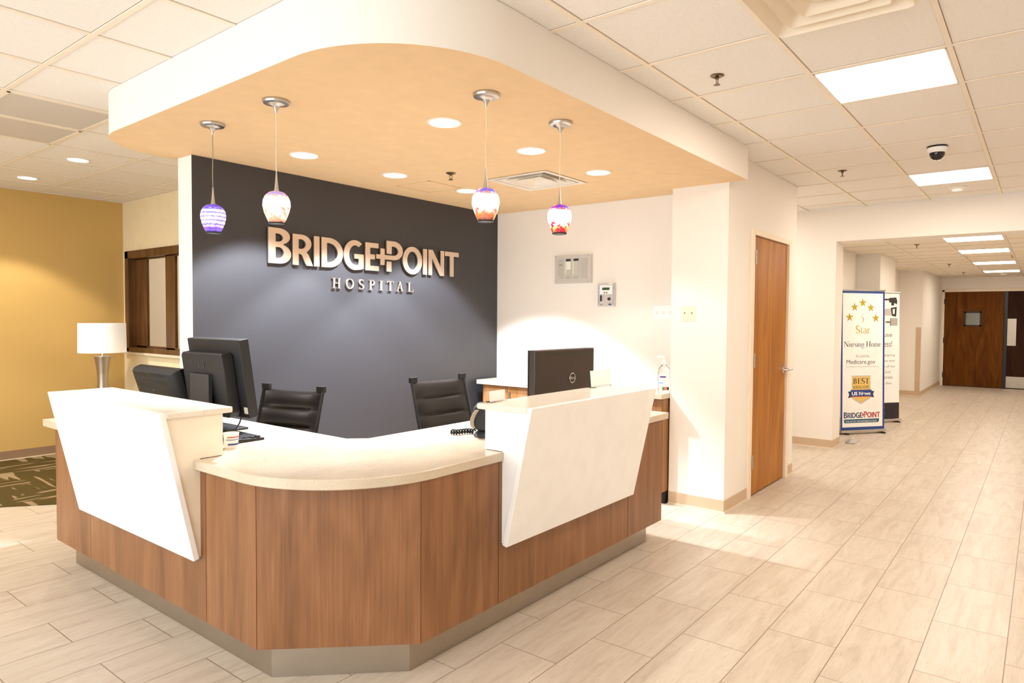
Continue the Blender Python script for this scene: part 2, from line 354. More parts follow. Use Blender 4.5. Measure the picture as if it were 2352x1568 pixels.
# soffit over the desk
def soffit_poly():
    p = [(5.11, 1.78), (5.11, 2.38), (5.33, 2.38), (5.33, 4.60)]
    p += arc(2.08, 4.18, 0.42, 0.42, 90, 180, 14)            # rear left round
    p += arc(2.24, 2.39, 0.61, 0.61, 180, 270, 22)           # front left round
    return p
VX0, VX1, VY0, VY1 = 3.935, 4.49, 2.80, 3.35
HOLE = [(VX0+.04, VY0+.04), (VX1-.04, VY0+.04), (VX1-.04, VY1-.04), (VX0+.04, VY1-.04)]
def curve_solid(contours, depth):
    cu = bpy.data.curves.new('plan', 'CURVE'); cu.dimensions = '2D'; cu.fill_mode = 'BOTH'; cu.extrude = depth/2
    for c in contours:
        sp_ = cu.splines.new('POLY'); sp_.points.add(len(c)-1)
        for i, (x, y) in enumerate(c): sp_.points[i].co = (x, y, 0, 1)
        sp_.use_cyclic_u = True
    t_ = bpy.data.objects.new('plan_tmp', cu); COL.objects.link(t_)
    dg = bpy.context.evaluated_depsgraph_get(); dg.update(); me = bpy.data.meshes.new_from_object(t_.evaluated_get(dg)); bpy.data.objects.remove(t_); bpy.data.curves.remove(cu); return me
b = MB(); DZ = H2-0.002-HS; b.mesh_in(curve_solid([soffit_poly(), HOLE], DZ), Matrix.Translation((0, 0, HS+DZ/2)), 0)
bmesh.ops.remove_doubles(b.bm, verts=b.bm.verts, dist=1e-5); bmesh.ops.recalc_face_normals(b.bm, faces=b.bm.faces)
for f in b.bm.faces: f.material_index = 1 if f.normal.z < -0.5 else 0
o = b.build('ceiling_soffit', [M_['cream'], M_['soffit']]); struct(o)
for p in o.data.polygons: p.use_smooth = abs(p.normal.z) < 0.5
o.data.set_sharp_from_angle(angle=R_(30))

# ---------------------------------------------------------------- setting: walls
def wall(name, boxes, mat, extra=None):
    b = MB()
    for q in boxes: b.box(*q)
    return struct(b.build(name, mat))
# slate feature wall with a white end
b = MB(); b.box(2.20, 5.33, 4.38, 4.56, 0, HS-0.001, 0)
o = b.build('wall_back', [M_['slate'], M_['warmwhite']]); struct(o)
for p in o.data.polygons:
    if p.normal.y < 0.9 and abs(p.normal.x) > 0.5 or p.normal.y > 0.5: p.material_index = 1
wall('wall_right', [(5.33, 5.45, 2.38, 4.56, 0, HS-0.001)], M_['warmwhite'])
wall('wall_pillar', [(5.11, 5.45, 1.92, 2.38, 0, H2-0.002)], M_['cream'])
# door wall along the lobby, with the opening of door_1
wall('wall_lobby', [(5.45, 5.635, 1.92, 2.06, 0, H2-0.002), (6.685, 6.90, 1.92, 2.06, 0, H2-0.002), (5.635, 6.685, 1.92, 2.06, 2.235, H2-0.002)], M_['cream'])
wall('wall_alcove', [(6.78, 6.90, 2.06, 4.40, 0, H2-0.002), (6.90, 8.50, 4.28, 4.40, 0, H2-0.002)], M_['cream'])
wall('wall_beam', [(8.50, 8.85, 1.92, 4.40, 0, H2-0.002), (8.50, 8.85, -1.30, 1.92, 2.41, H2-0.002), (8.50, 8.85, -3.0, -1.30, 0, H2-0.002)], M_['cream'])
# corridor
wall('wall_corridor', [(8.85, 11.35, 2.28, 2.40, 0, HC), (11.35, 12.62, 1.95, 2.40, 0, HC), (12.62, 15.60, 2.34, 2.45, 0, HC), (15.60, 18.65, 1.92, 2.45, 0, HC)], M_['cream'])
wall('wall_corridor_right', [(8.85, 18.65, -1.42, -1.30, 0, HC)], M_['cream'])
wall('wall_far', [(18.65, 18.80, 1.90, 2.45, 0, HC), (18.65, 18.80, -0.62, 1.90, 2.19, HC), (18.65, 18.80, -1.42, -0.62, 0, HC)], M_['cream'])
wall('wall_far_room', [(20.2, 20.3, -1.42, 2.45, 0, HC), (18.80, 20.2, 2.35, 2.45, 0, HC), (18.80, 20.2, -1.42, -1.32, 0, HC), (18.80, 20.3, -1.42, 2.45, HC, HC+.05), (19.0, 20.3, -1.42, 2.45, -0.1, 0)], M_['cream'])
# lounge
wall('wall_lounge', [(-3.0, 3.45, 8.35, 8.50, 0, H2-0.002)], M_['yellow'])
WY0, WY1, WZ0, WZ1 = 6.30, 8.245, 1.09, 2.224
wall('wall_office', [(3.39, 3.52, 4.56, WY0, 0, H2-0.002), (3.39, 3.52, WY1, 8.35, 0, H2-0.002), (3.39, 3.52, WY0, WY1, 0, WZ0), (3.39, 3.52, WY0, WY1, WZ1, H2-0.002)], M_['lounge'])
wall('wall_office_inner', [(5.0, 5.1, 4.56, 8.35, 0, H2-0.002), (3.52, 5.0, 4.56, 4.66, 0, H2-0.002), (3.45, 5.1, 8.35, 8.5, 0, H2-0.002)], M_['cream'])
# outer shell of the lobby (behind the camera)
wall('wall_lobby_rear', [(-3.0, 8.5, -3.12, -3.0, 0, H2)], M_['cream'])
b = MB()
b.box(-3.12, -3.0, -3.0, 8.35, 0, 0.25); b.box(-3.12, -3.0, -3.0, 8.35, 2.6, H2); b.box(-3.12, -3.0, -3.0, -1.0, 0.25, 2.6); b.box(-3.12, -3.0, 6.2, 8.35, 0.25, 2.6)
for y in (0.7, 2.5, 4.3): b.box(-3.1, -3.02, y-0.03, y+0.03, 0.25, 2.6)
struct(b.build('wall_entrance', M_['cream']))
struct(MB().box(-3.07, -3.06, -1.0, 6.2, 0.25, 2.6).build('window_2', M_['glass']))

# baseboards
def basebd(name, segs, mat='base', h=0.10):
    b = MB()
    for (x0, y0, x1, y1, nx, ny) in segs:
        t = 0.006; e = 0.014
        b.box(min(x0, x1, x0+nx*t, x1+nx*t), max(x0, x1, x0+nx*t, x1+nx*t), min(y0, y1, y0+ny*t, y1+ny*t), max(y0, y1, y0+ny*t, y1+ny*t), 0.012, h, 0)
        b.box(min(x0, x1, x0+nx*e, x1+nx*e), max(x0, x1, x0+nx*e, x1+nx*e), min(y0, y1, y0+ny*e, y1+ny*e), max(y0, y1, y0+ny*e, y1+ny*e), 0.0, 0.014, 1)
    return struct(b.build(name, [M_[mat], M_['trimedge']]))
basebd('baseboard_pillar', [(5.11, 1.92, 5.11, 2.38, -1, 0), (5.096, 1.92, 5.605, 1.92, 0, -1)])
basebd('baseboard_lobby', [(6.71, 1.92, 6.90, 1.92, 0, -1), (6.90, 1.92, 6.90, 4.28, 1, 0)])
basebd('baseboard_beam', [(8.50, 1.92, 8.50, 4.28, -1, 0), (8.486, 1.92, 8.85, 1.92, 0, -1)])
basebd('baseboard_corridor', [(8.85, 2.28, 11.35, 2.28, 0, -1), (11.35, 1.95, 11.35, 2.28, -1, 0), (11.35, 1.95, 12.62, 1.95, 0, -1), (15.60, 1.92, 15.60, 2.34, -1, 0), (15.586, 1.92, 18.65, 1.92, 0, -1)])
basebd('baseboard_lounge', [(-3.0, 8.35, 3.39, 8.35, 0, -1)], 'basedark')
basebd('baseboard_office', [(3.39, 4.56, 3.39, 8.34, -1, 0)], 'basedark')
basebd('baseboard_right', [(5.33, 4.33, 5.33, 4.38, -1, 0)])

# ---------------------------------------------------------------- window_1: sliding window in dark oak
w1 = struct(bpy.data.objects.new('window_1', None)); COL.objects.link(w1); w1.location = (3.39, 0, 0)
b = MB(); T = 0.085
b.box(-0.03, 0.12, WY0, WY1, WZ1-T, WZ1); b.box(-0.03, 0.12, WY0, WY1, WZ0, WZ0+0.05); b.box(-0.03, 0.12, WY0, WY0+T, WZ0, WZ1); b.box(-0.03, 0.12, WY1-T, WY1, WZ0, WZ1)
b.build('window_frame', M_['wooddark'], w1, bevel=0.004)
def sash(y0, y1, x0, st0, st1):
    s = MB(); z0, z1 = WZ0+0.05, WZ1-T
    s.box(x0, x0+0.035, y0, y1, z1-0.012, z1); s.box(x0, x0+0.035, y0, y1, z0, z0+0.02)
    s.box(x0, x0+0.035, y0, y0+st0, z0, z1); s.box(x0, x0+0.035, y1-st1, y1, z0, z1)
    o = s.build('sash', M_['wooddark'], w1, bevel=0.003)
    MB().box(x0+0.015, x0+0.02, y0+st0, y1-st1, z0+0.02, z1-0.012).build('pane', M_['glass'], o)
sash(7.36, 8.16, 0.055, 0.07, 0.26); sash(6.385, 7.36, 0.015, 0.06, 0.20)
struct(MB().box(3.35, 3.389, WY0-0.03, WY1+0.03, WZ0-0.028, WZ0-0.001).build('trim_1', M_['trimedge'], bevel=0.003))
# office beyond the window: unseen fill light added so the room behind isn't dark
area('office_fill', (4.3, 6.8, 2.75), 0.6, 0.6, 32, WARM)

# ---------------------------------------------------------------- doors
d1 = struct(bpy.data.objects.new('door_1', None)); COL.objects.link(d1); d1.location = (5.685, 1.92, 0)
b = MB(); J = 0.05
b.box(-J-0.03, 0-0.004, -0.018, 0.14, 0, 2.25); b.box(0.945+0.004, 0.945+J+0.03, -0.018, 0.14, 0, 2.25); b.box(-0.004, 0.949, -0.018, 0.14, 2.203, 2.25)
b.build('door_frame', M_['doorframe'], d1, bevel=0.004)
leaf = MB().box(0.0, 0.942, 0.004, 0.048, 0.012, 2.198).build('door_leaf', M_['wooddoor'], d1, bevel=0.002)
for z in (0.305, 1.16, 2.018):
    b = MB(); b.box(-0.014, 0.014, -0.004, 0.0035, z-0.06, z+0.06)
    for k in range(3): b.lathe([(0.008, z-0.06+k*0.041), (0.008, z-0.06+k*0.041+0.038)], (0, -0.024, 0), 12)
    b.build('hinge', M_['steel'], d1, smooth=True)
b = MB(); b.lathe([(0.0, 0), (0.034, 0), (0.034, -0.008), (0.018, -0.014), (0.012, -0.055), (0.0, -0.055)], (0.875, 0.0038, 1.035), 24, axis='y', caps=False)
b.tube([(0.875, -0.048, 1.035), (0.90, -0.052, 1.036), (0.96, -0.052, 1.034), (0.995, -0.048, 1.03)], [0.011, 0.011, 0.009, 0.008], 10)
b.box(0.86, 0.89, -0.01, 0.0038, 1.06, 1.095)
b.build('door_handle', M_['chrome'], d1, smooth=True)

d2 = struct(bpy.data.objects.new('door_2', None)); COL.objects.link(d2); d2.location = (18.65, 0, 0)
b = MB(); b.box(-0.02, 0.12, 1.85, 1.90, 0, 2.22); b.box(-0.02, 0.12, -0.62, 1.90, 2.17, 2.23); b.box(-0.02, 0.12, -0.62, -0.56, 0, 2.22)
b.build('door_frame', M_['doorframe'], d2, bevel=0.004)
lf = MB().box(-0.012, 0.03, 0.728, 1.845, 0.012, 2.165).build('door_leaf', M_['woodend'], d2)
b = MB(); b.box(-0.022, -0.012, 1.135, 1.465, 1.685, 1.72); b.box(-0.022, -0.012, 1.135, 1.465, 1.385, 1.415); b.box(-0.022, -0.012, 1.135, 1.17, 1.385, 1.72); b.box(-0.022, -0.012, 1.43, 1.465, 1.385, 1.72)
vf = b.build('vision_frame', M_['black'], lf)
MB().box(-0.016, -0.0125, 1.17, 1.43, 1.415, 1.685).build('pane', plain('wired_glass', (128, 128, 112), 0.15), vf)
for z in (0.25, 1.05, 1.95): MB().box(-0.03, -0.0205, 1.835, 1.86, z-0.06, z+0.06).build('hinge', M_['darkgrey'], d2)
b = MB()
for y in (1.74, 1.62, 1.45): b.lathe([(0.009, -0.0135), (0.009, -0.012)], (0, y, 2.06), 10, axis='x')
b.build('screw_hole', M_['darkhole'], lf)
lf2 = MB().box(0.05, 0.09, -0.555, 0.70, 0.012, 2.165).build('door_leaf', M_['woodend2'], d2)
MB().box(0.047, 0.0495, 0.50, 0.665, 0.96, 1.56).build('push_plate', M_['steel'], lf2)
MB().box(0.046, 0.0495, -0.55, 0.69, 0.02, 0.272).build('kick_plate', M_['steel'], lf2)
MB().box(0.0, 0.05, 0.66, 0.722, 0.012, 2.165).build('astragal', M_['black'], d2)
MB().box(15.592, 15.5995, 1.93, 2.02, 0.10, 1.37).build('trim_2', M_['base']); struct(bpy.data.objects['trim_2'])

# ---------------------------------------------------------------- reception desk
desk = thing('reception_desk', (0, 0, 0), 'L-shaped walnut laminate reception desk with chamfered corner and steel toe kick', 'desk')
PB, PT = 0.15, 0.826
def panel(p0, p1, z0=PB, z1=PT, t=0.03, mat='woodL', name='front_panel'):
    """upright panel between two plan points, thickness to the left of p0->p1"""
    d = Vector((p1[0]-p0[0], p1[1]-p0[1])); L = d.length; d /= L; n = Vector((-d.y, d.x))
    g = 0.0022; a = Vector(p0)+d*g; c = Vector(p1)-d*g
    b = MB(); b.prism([tuple(a), tuple(c), tuple(c+n*t), tuple(a+n*t)], 'z', z0, z1)
    return b.build(name, M_[mat], desk, bevel=0.0012)
XL, YR = 1.491, 1.995
C1, C2 = (XL, 2.474), (1.945, YR)
for p0, p1 in [((XL, 4.638), (XL, 4.136)), ((XL, 4.136), (XL, 2.872)), ((XL, 2.872), C1), (C1, C2), (C2, (2.449, YR)), ((2.449, YR), (3.71, YR)), ((3.71, YR), (4.18, YR))]:
    panel(p0, p1)
panel((4.215, YR+0.02), (4.215, 2.70), t=0.03, name='end_panel'); panel((2.16, 4.665), (XL+0.005, 4.665), t=0.03, name='end_panel')
K = [(1.570, 4.579), (1.570, 2.492), (1.962, 2.082), (4.13, 2.082), (4.13, 2.10), (1.97, 2.10), (1.588, 2.50), (1.588, 4.579)]
MB().prism(K, 'z', 0.001, 0.1495).build('toe_kick', M_['steel'], desk)
MB().box(1.59, 2.10, 4.56, 4.579, 0.001, 0.1495).build('toe_kick', M_['steel'], desk); MB().box(4.11, 4.13, 2.102, 2.60, 0.001, 0.1495).build('toe_kick', M_['steel'], desk)
inner = [(2.10, 4.60), (2.10, 3.02), (2.45, 2.66), (4.15, 2.66), (4.15, 2.64), (2.44, 2.64), (2.08, 3.01), (2.08, 4.60)]
for q in ((1.60, 2.08, 4.10, 4.13), (1.60, 2.08, 3.02, 3.05), (3.70, 3.73, 2.03, 2.62), (2.47, 2.50, 2.11, 2.62)): MB().box(*q, 0.152, PT-.002).build('support_panel', M_['woodL'], desk)

# worktop: speckled stone, follows both wings
def worktop():
    o = [(2.226, 4.375), (2.197, 4.375), (2.197, 4.75), (1.46, 4.75), (1.46, 4.1665), (1.5965, 4.1665), (1.5965, 2.9135), (1.46, 2.9135)]
    o += arc(2.02, 2.545, 0.56, 0.56, 180, 270, 22)
    o += [(2.4705, 1.985), (2.4705, 2.1005), (3.6935, 2.1005), (3.6935, 1.985), (4.25, 1.985), (4.25, 2.755), (2.30, 2.755), (2.226, 2.835)]
    return o
wt = MB().prism(worktop(), 'z', 0.8275, 0.87).build('worktop', M_['stone'], bevel=0.004, smooth=True)
tag(wt, 'speckled cream stone worktop with a rounded corner lying on the reception desk', 'worktop')

# raised white transaction ledges; built in local frame u = outwards from wood face, v along, z up
def riser(which, label):
    t = thing('transaction_ledge', (XL, 2.90, 0) if which == 'L' else (2.457, YR, 0), label, 'counter ledge', 'white slanted ledges on the reception desk')
    length = 1.28 if which == 'L' else 1.25
    def prism(poly, a, c, name, mat, bev=0.0):
        b = MB()
        if which == 'L': b.prism([(-u, z) for u, z in poly], 'y', a, c)
        else: b.prism([(-u, z) for u, z in poly], 'x', a, c)
        return b.build(name, mat, t, bevel=bev)
    th = 0.026
    prism([(0.040, 0.425), (0.183, 1.09), (0.183-th, 1.09), (0.040-th, 0.432)], 0, length, 'front_slab', M_['white'], 0.003)
    prism([(0.0133, 0.436), (0.1500, 1.0615), (-0.105, 1.0615), (-0.105, 0.872), (0.001, 0.872), (0.001, 0.436)], 0.014, length-0.014, 'side_body', M_['white'] if which == 'R' else M_['ledgecream'])
    prism([(0.1555, 1.0625), (0.156, 1.0895), (-0.145, 1.0895), (-0.145, 1.0625)], -0.004, length+0.004, 'ledge_cap', M_['capstone'], 0.006)
    return t
M_['ledgecream'] = plain('cream_laminate', (244, 232, 210), 0.35)
riser('L', 'white slanted stone-capped ledge on the left wing of the desk, in front of two monitors')
riser('R', 'white slanted stone-capped ledge on the right wing of the desk, card holders on top')

# ---------------------------------------------------------------- back counter under the white wall
for i, (y0, y1) in enumerate([(3.66, 4.30), (3.02, 3.66), (2.395, 3.02)]):
    c = thing('base_cabinet', (5.02, y0, 0), ['wood laminate base cabinet beside the slate wall, under the back counter', 'middle wood laminate base cabinet under the back counter, behind the dark monitor', 'wood laminate base cabinet beside the pillar, below the hand sanitizer bottle'][i], 'cabinet', 'cabinets under the back counter')
    W = y1-y0-0.002
    MB().box(0, 0.305, 0, W, 0.10, 0.858).build('carcass', M_['woodcab'], c)
    MB().box(0.05, 0.305, 0, W, 0.001, 0.0995).build('toe_kick', M_['blackmatte'], c)
    for k in range(2):
        a = 0.003 + k*(W/2); bb = a + W/2 - 0.006
        if i == 0 and k == 1: bb -= 0.03
        d = MB().box(-0.021, -0.001, a, bb, 0.105, 0.852).build('door', M_['woodcab'], c, bevel=0.0015)
        hy = (bb-0.035) if k == 0 else (a+0.035)
        MB().tube([(-0.022, hy, 0.80), (-0.045, hy, 0.795), (-0.045, hy, 0.67), (-0.022, hy, 0.665)], 0.006, 8).build('handle', M_['nickel'], d, smooth=True)
bc = MB().box(4.965, 5.3295, 2.3815, 4.335, 0.8595, 0.90).build('worktop', M_['stone'], bevel=0.003)
tag(bc, 'narrow speckled stone counter along the white wall behind the desk', 'worktop')

# ---------------------------------------------------------------- hand sanitizer bottle
b_ = thing('sanitizer_bottle', (5.12, 2.44, 0.9003), 'clear pump bottle of hand sanitizer standing on the back counter beside the pillar', 'bottle')
MB().lathe([(0.0, 0), (0.046, 0), (0.048, 0.01), (0.048, 0.17), (0.040, 0.20), (0.018, 0.225), (0.018, 0.24), (0.0, 0.24)], n=28, caps=False).build('bottle_body', M_['clear'], b_, smooth=True)
b = MB(); b.lathe([(0.021, 0.238), (0.021, 0.262), (0.007, 0.266), (0.006, 0.295), (0.0, 0.295)], n=20, caps=False); b.tube([(0.0, 0.0, 0.293), (-0.02, 0.02, 0.295), (-0.045, 0.045, 0.288)], 0.008, 8); b.build('pump', M_['paper'], b_, smooth=True)
b = MB()
def curved(b, r, a0, a1, z0, z1, mi):
    rows = [[(r*math.cos(R_(a0+(a1-a0)*i/12)), r*math.sin(R_(a0+(a1-a0)*i/12)), z) for i in range(13)] for z in (z0, z1)]; b.grid(rows, mi)
curved(b, 0.0486, 150, 250, 0.055, 0.15, 0); curved(b, 0.0489, 165, 225, 0.125, 0.137, 1); curved(b, 0.0489, 152, 200, 0.075, 0.085, 2)
curved(b, 0.0488, 190, 265, 0.022, 0.05, 3); curved(b, 0.0491, 194, 212, 0.025, 0.047, 4); curved(b, 0.0491, 240, 264, 0.025, 0.047, 5)
b.build('product_label', [M_['paper'], plain('print_violet', (92, 44, 128), 0.5), M_['sky'], plain('print_coral', (220, 130, 110), 0.5), plain('print_green', (70, 140, 90), 0.5), M_['ink']], b_, recalc=False)

# ---------------------------------------------------------------- glyphs
def curve_mesh(contours, depth):
    cu = bpy.data.curves.new('glyph', 'CURVE'); cu.dimensions = '2D'; cu.fill_mode = 'BOTH'; cu.extrude = depth/2
    for c in contours:
        s = cu.splines.new('POLY'); s.points.add(len(c)-1)
        for i, (x, y) in enumerate(c): s.points[i].co = (x, y, 0, 1)
        s.use_cyclic_u = True
    o = bpy.data.objects.new('glyph_tmp', cu); COL.objects.link(o)
    dg = bpy.context.evaluated_depsgraph_get(); dg.update(); me = bpy.data.meshes.new_from_object(o.evaluated_get(dg)); bpy.data.objects.remove(o); bpy.data.curves.remove(cu)
    return me
def text_mesh(txt, size, depth=0.0, align='CENTER', sx=1.0, bold=0.0):
    cu = bpy.data.curves.new('t', 'FONT'); cu.body = txt; cu.size = size; cu.align_x = align; cu.extrude = depth/2; cu.offset = bold
    o = bpy.data.objects.new('t_tmp', cu); COL.objects.link(o)
    dg = bpy.context.evaluated_depsgraph_get(); dg.update(); me = bpy.data.meshes.new_from_object(o.evaluated_get(dg)); bpy.data.objects.remove(o); bpy.data.curves.remove(cu)
    me.transform(Matrix.Diagonal((sx, 1, 1, 1))); return me
def text_w(txt, width, height, cx, y0, depth=0.0, bold=0.0):
    """built in letters fitted to a width and height, lower edge at y0, centred on cx"""
    me = text_mesh(txt, 1.0, depth, 'LEFT', bold=bold)
    xs = [v.co.x for v in me.vertices]; ys = [v.co.y for v in me.vertices]
    cap = 0.72 if any(ch.isupper() or ch.isdigit() or ch in 'bdhkl' for ch in txt) else 0.54
    sx = width/(max(xs)-min(xs)); sy = height/cap
    me.transform(Matrix.Translation((cx-width/2 - min(xs)*sx, y0, 0)) @ Matrix.Diagonal((sx, sy, 1, 1))); return me
def wordmark():
    """contours of the big sign letters, in metres, origin lower left of the B; name -> contours"""
    G = []; s = 0.050; t = 0.040
    def sh(cs, dx): return [[(x+dx, y) for x, y in c] for c in cs]
    h = 0.255; w = 0.186; S = 0.058
    B = [(0, 0), (w*.48, 0)] + arc(w*.48, h*.275, w*.52, h*.275, -90, 68) + arc(w*.45, h*.77, w*.50, h*.23, -66, 90) + [(0, h)]
    G.append(('letter_b', [B, [(S, t)] + arc(w*.45, (t+.54*h-t/2)/2+0.001, w*.52-S*.95, (.54*h-t*1.5)/2, -90, 90, 12) + [(S, .54*h-t/2)], [(S, .54*h+t/2)] + arc(w*.42, (h-t+.54*h+t/2)/2, w*.50-S*.92, (h-t-.54*h-t/2)/2, -90, 90, 12) + [(S, h-t)]]))
    h = 0.227; w = 0.172
    Rr = [(0, 0), (s, 0), (s, .375*h), (.36*w, .375*h), (.46*w, .33*h), (.53*w, .22*h), (.68*w, 0), (w*1.02, 0), (.86*w, .25*h), (.78*w, .37*h), (.68*w, .435*h)] + arc(.44*w, .715*h, .50*w, .285*h, -42, 90) + [(0, h)]
    G.append(('letter_r', sh([Rr, [(s, .375*h+.16*h)] + arc(.42*w, .692*h, .23*w, .155*h, -90, 90, 12) + [(s, .692*h+.155*h)]], 0.199)))
    I = [(0, 0), (s, 0), (s, h), (0, h)]
    G.append(('letter_i', sh([I], 0.383)))
    w = 0.203
    G.append(('letter_d', sh([[(0, 0), (.34*w, 0)] + arc(.34*w, .5*h, .66*w, .5*h, -90, 90, 20) + [(0, h)], [(s, t)] + arc(.32*w, .5*h, .66*w-s*.95, .5*h-t, -90, 90, 18) + [(s, h-t)]], 0.451)))
    w = 0.201
    g = arc(.56*w, .5*h, .56*w, .525*h, 52, 282, 26) + [(.84*w, 0.0), (w, .045*h), (w, .545*h), (.53*w, .545*h), (.53*w, .38*h), (w-s, .38*h), (w-s, .165*h)] + arc(.58*w, .5*h, .58*w-s*1.08, .525*h-t*1.02, 286, 58, 24)
    G.append(('letter_g', sh([g], 0.659)))
    w = 0.142
    G.append(('letter_e', sh([[(0, 0), (w, 0), (w, t), (s, t), (s, .5*h-t/2), (w*.70, .5*h-t/2), (w*.70, .5*h+t/2), (s, .5*h+t/2), (s, h-t), (w*.97, h-t), (w*.97, h), (0, h)]], 0.876)))
    X, Z = -2.737, -1.881
    P = [(3.895, 2.032), (3.839, 2.032), (3.839, 2.141), (3.92, 2.141)] + arc(3.92, 2.062, .102, .079, 90, -90, 20) + [(3.818, 1.983), (3.818, 1.935), (3.772, 1.935), (3.772, 1.983), (3.727, 1.983), (3.727, 2.020), (3.772, 2.020), (3.772, 2.071), (3.818, 2.071), (3.818, 2.020), (3.918, 2.020)] + arc(3.918, 2.058, .050, .038, -90, 90, 14) + [(3.895, 2.096)]
    G.append(('letter_p', [[(x+X, z+Z) for x, z in P], [(x+X, z+Z) for x, z in ((3.839, 1.884), (3.893, 1.884), (3.893, 1.968), (3.839, 1.968))]]))
    w = 0.232
    G.append(('letter_o', sh([arc(.5*w, .5*h, .5*w, .53*h, 0, 347.5, 29), arc(.5*w, .5*h, .5*w-s*1.05, .53*h-t*1.05, 0, 347.5, 29)], 1.283)))
    G.append(('letter_i', sh([I], 1.526)))
    w = 0.200; s2 = 0.046
    G.append(('letter_n', sh([[(0, 0), (s2, 0), (s2, .66*h), (w-s2*1.15, 0), (w, 0), (w, h), (w-s2, h), (w-s2, .36*h), (s2*1.15, h), (0, h)]], 1.594)))
    w = 0.187
    G.append(('letter_t', sh([[(w/2-s/2, 0), (w/2+s/2, 0), (w/2+s/2, h-t), (w, h-t), (w, h), (0, h), (0, h-t), (w/2-s/2, h-t)]], 1.804)))
    return G
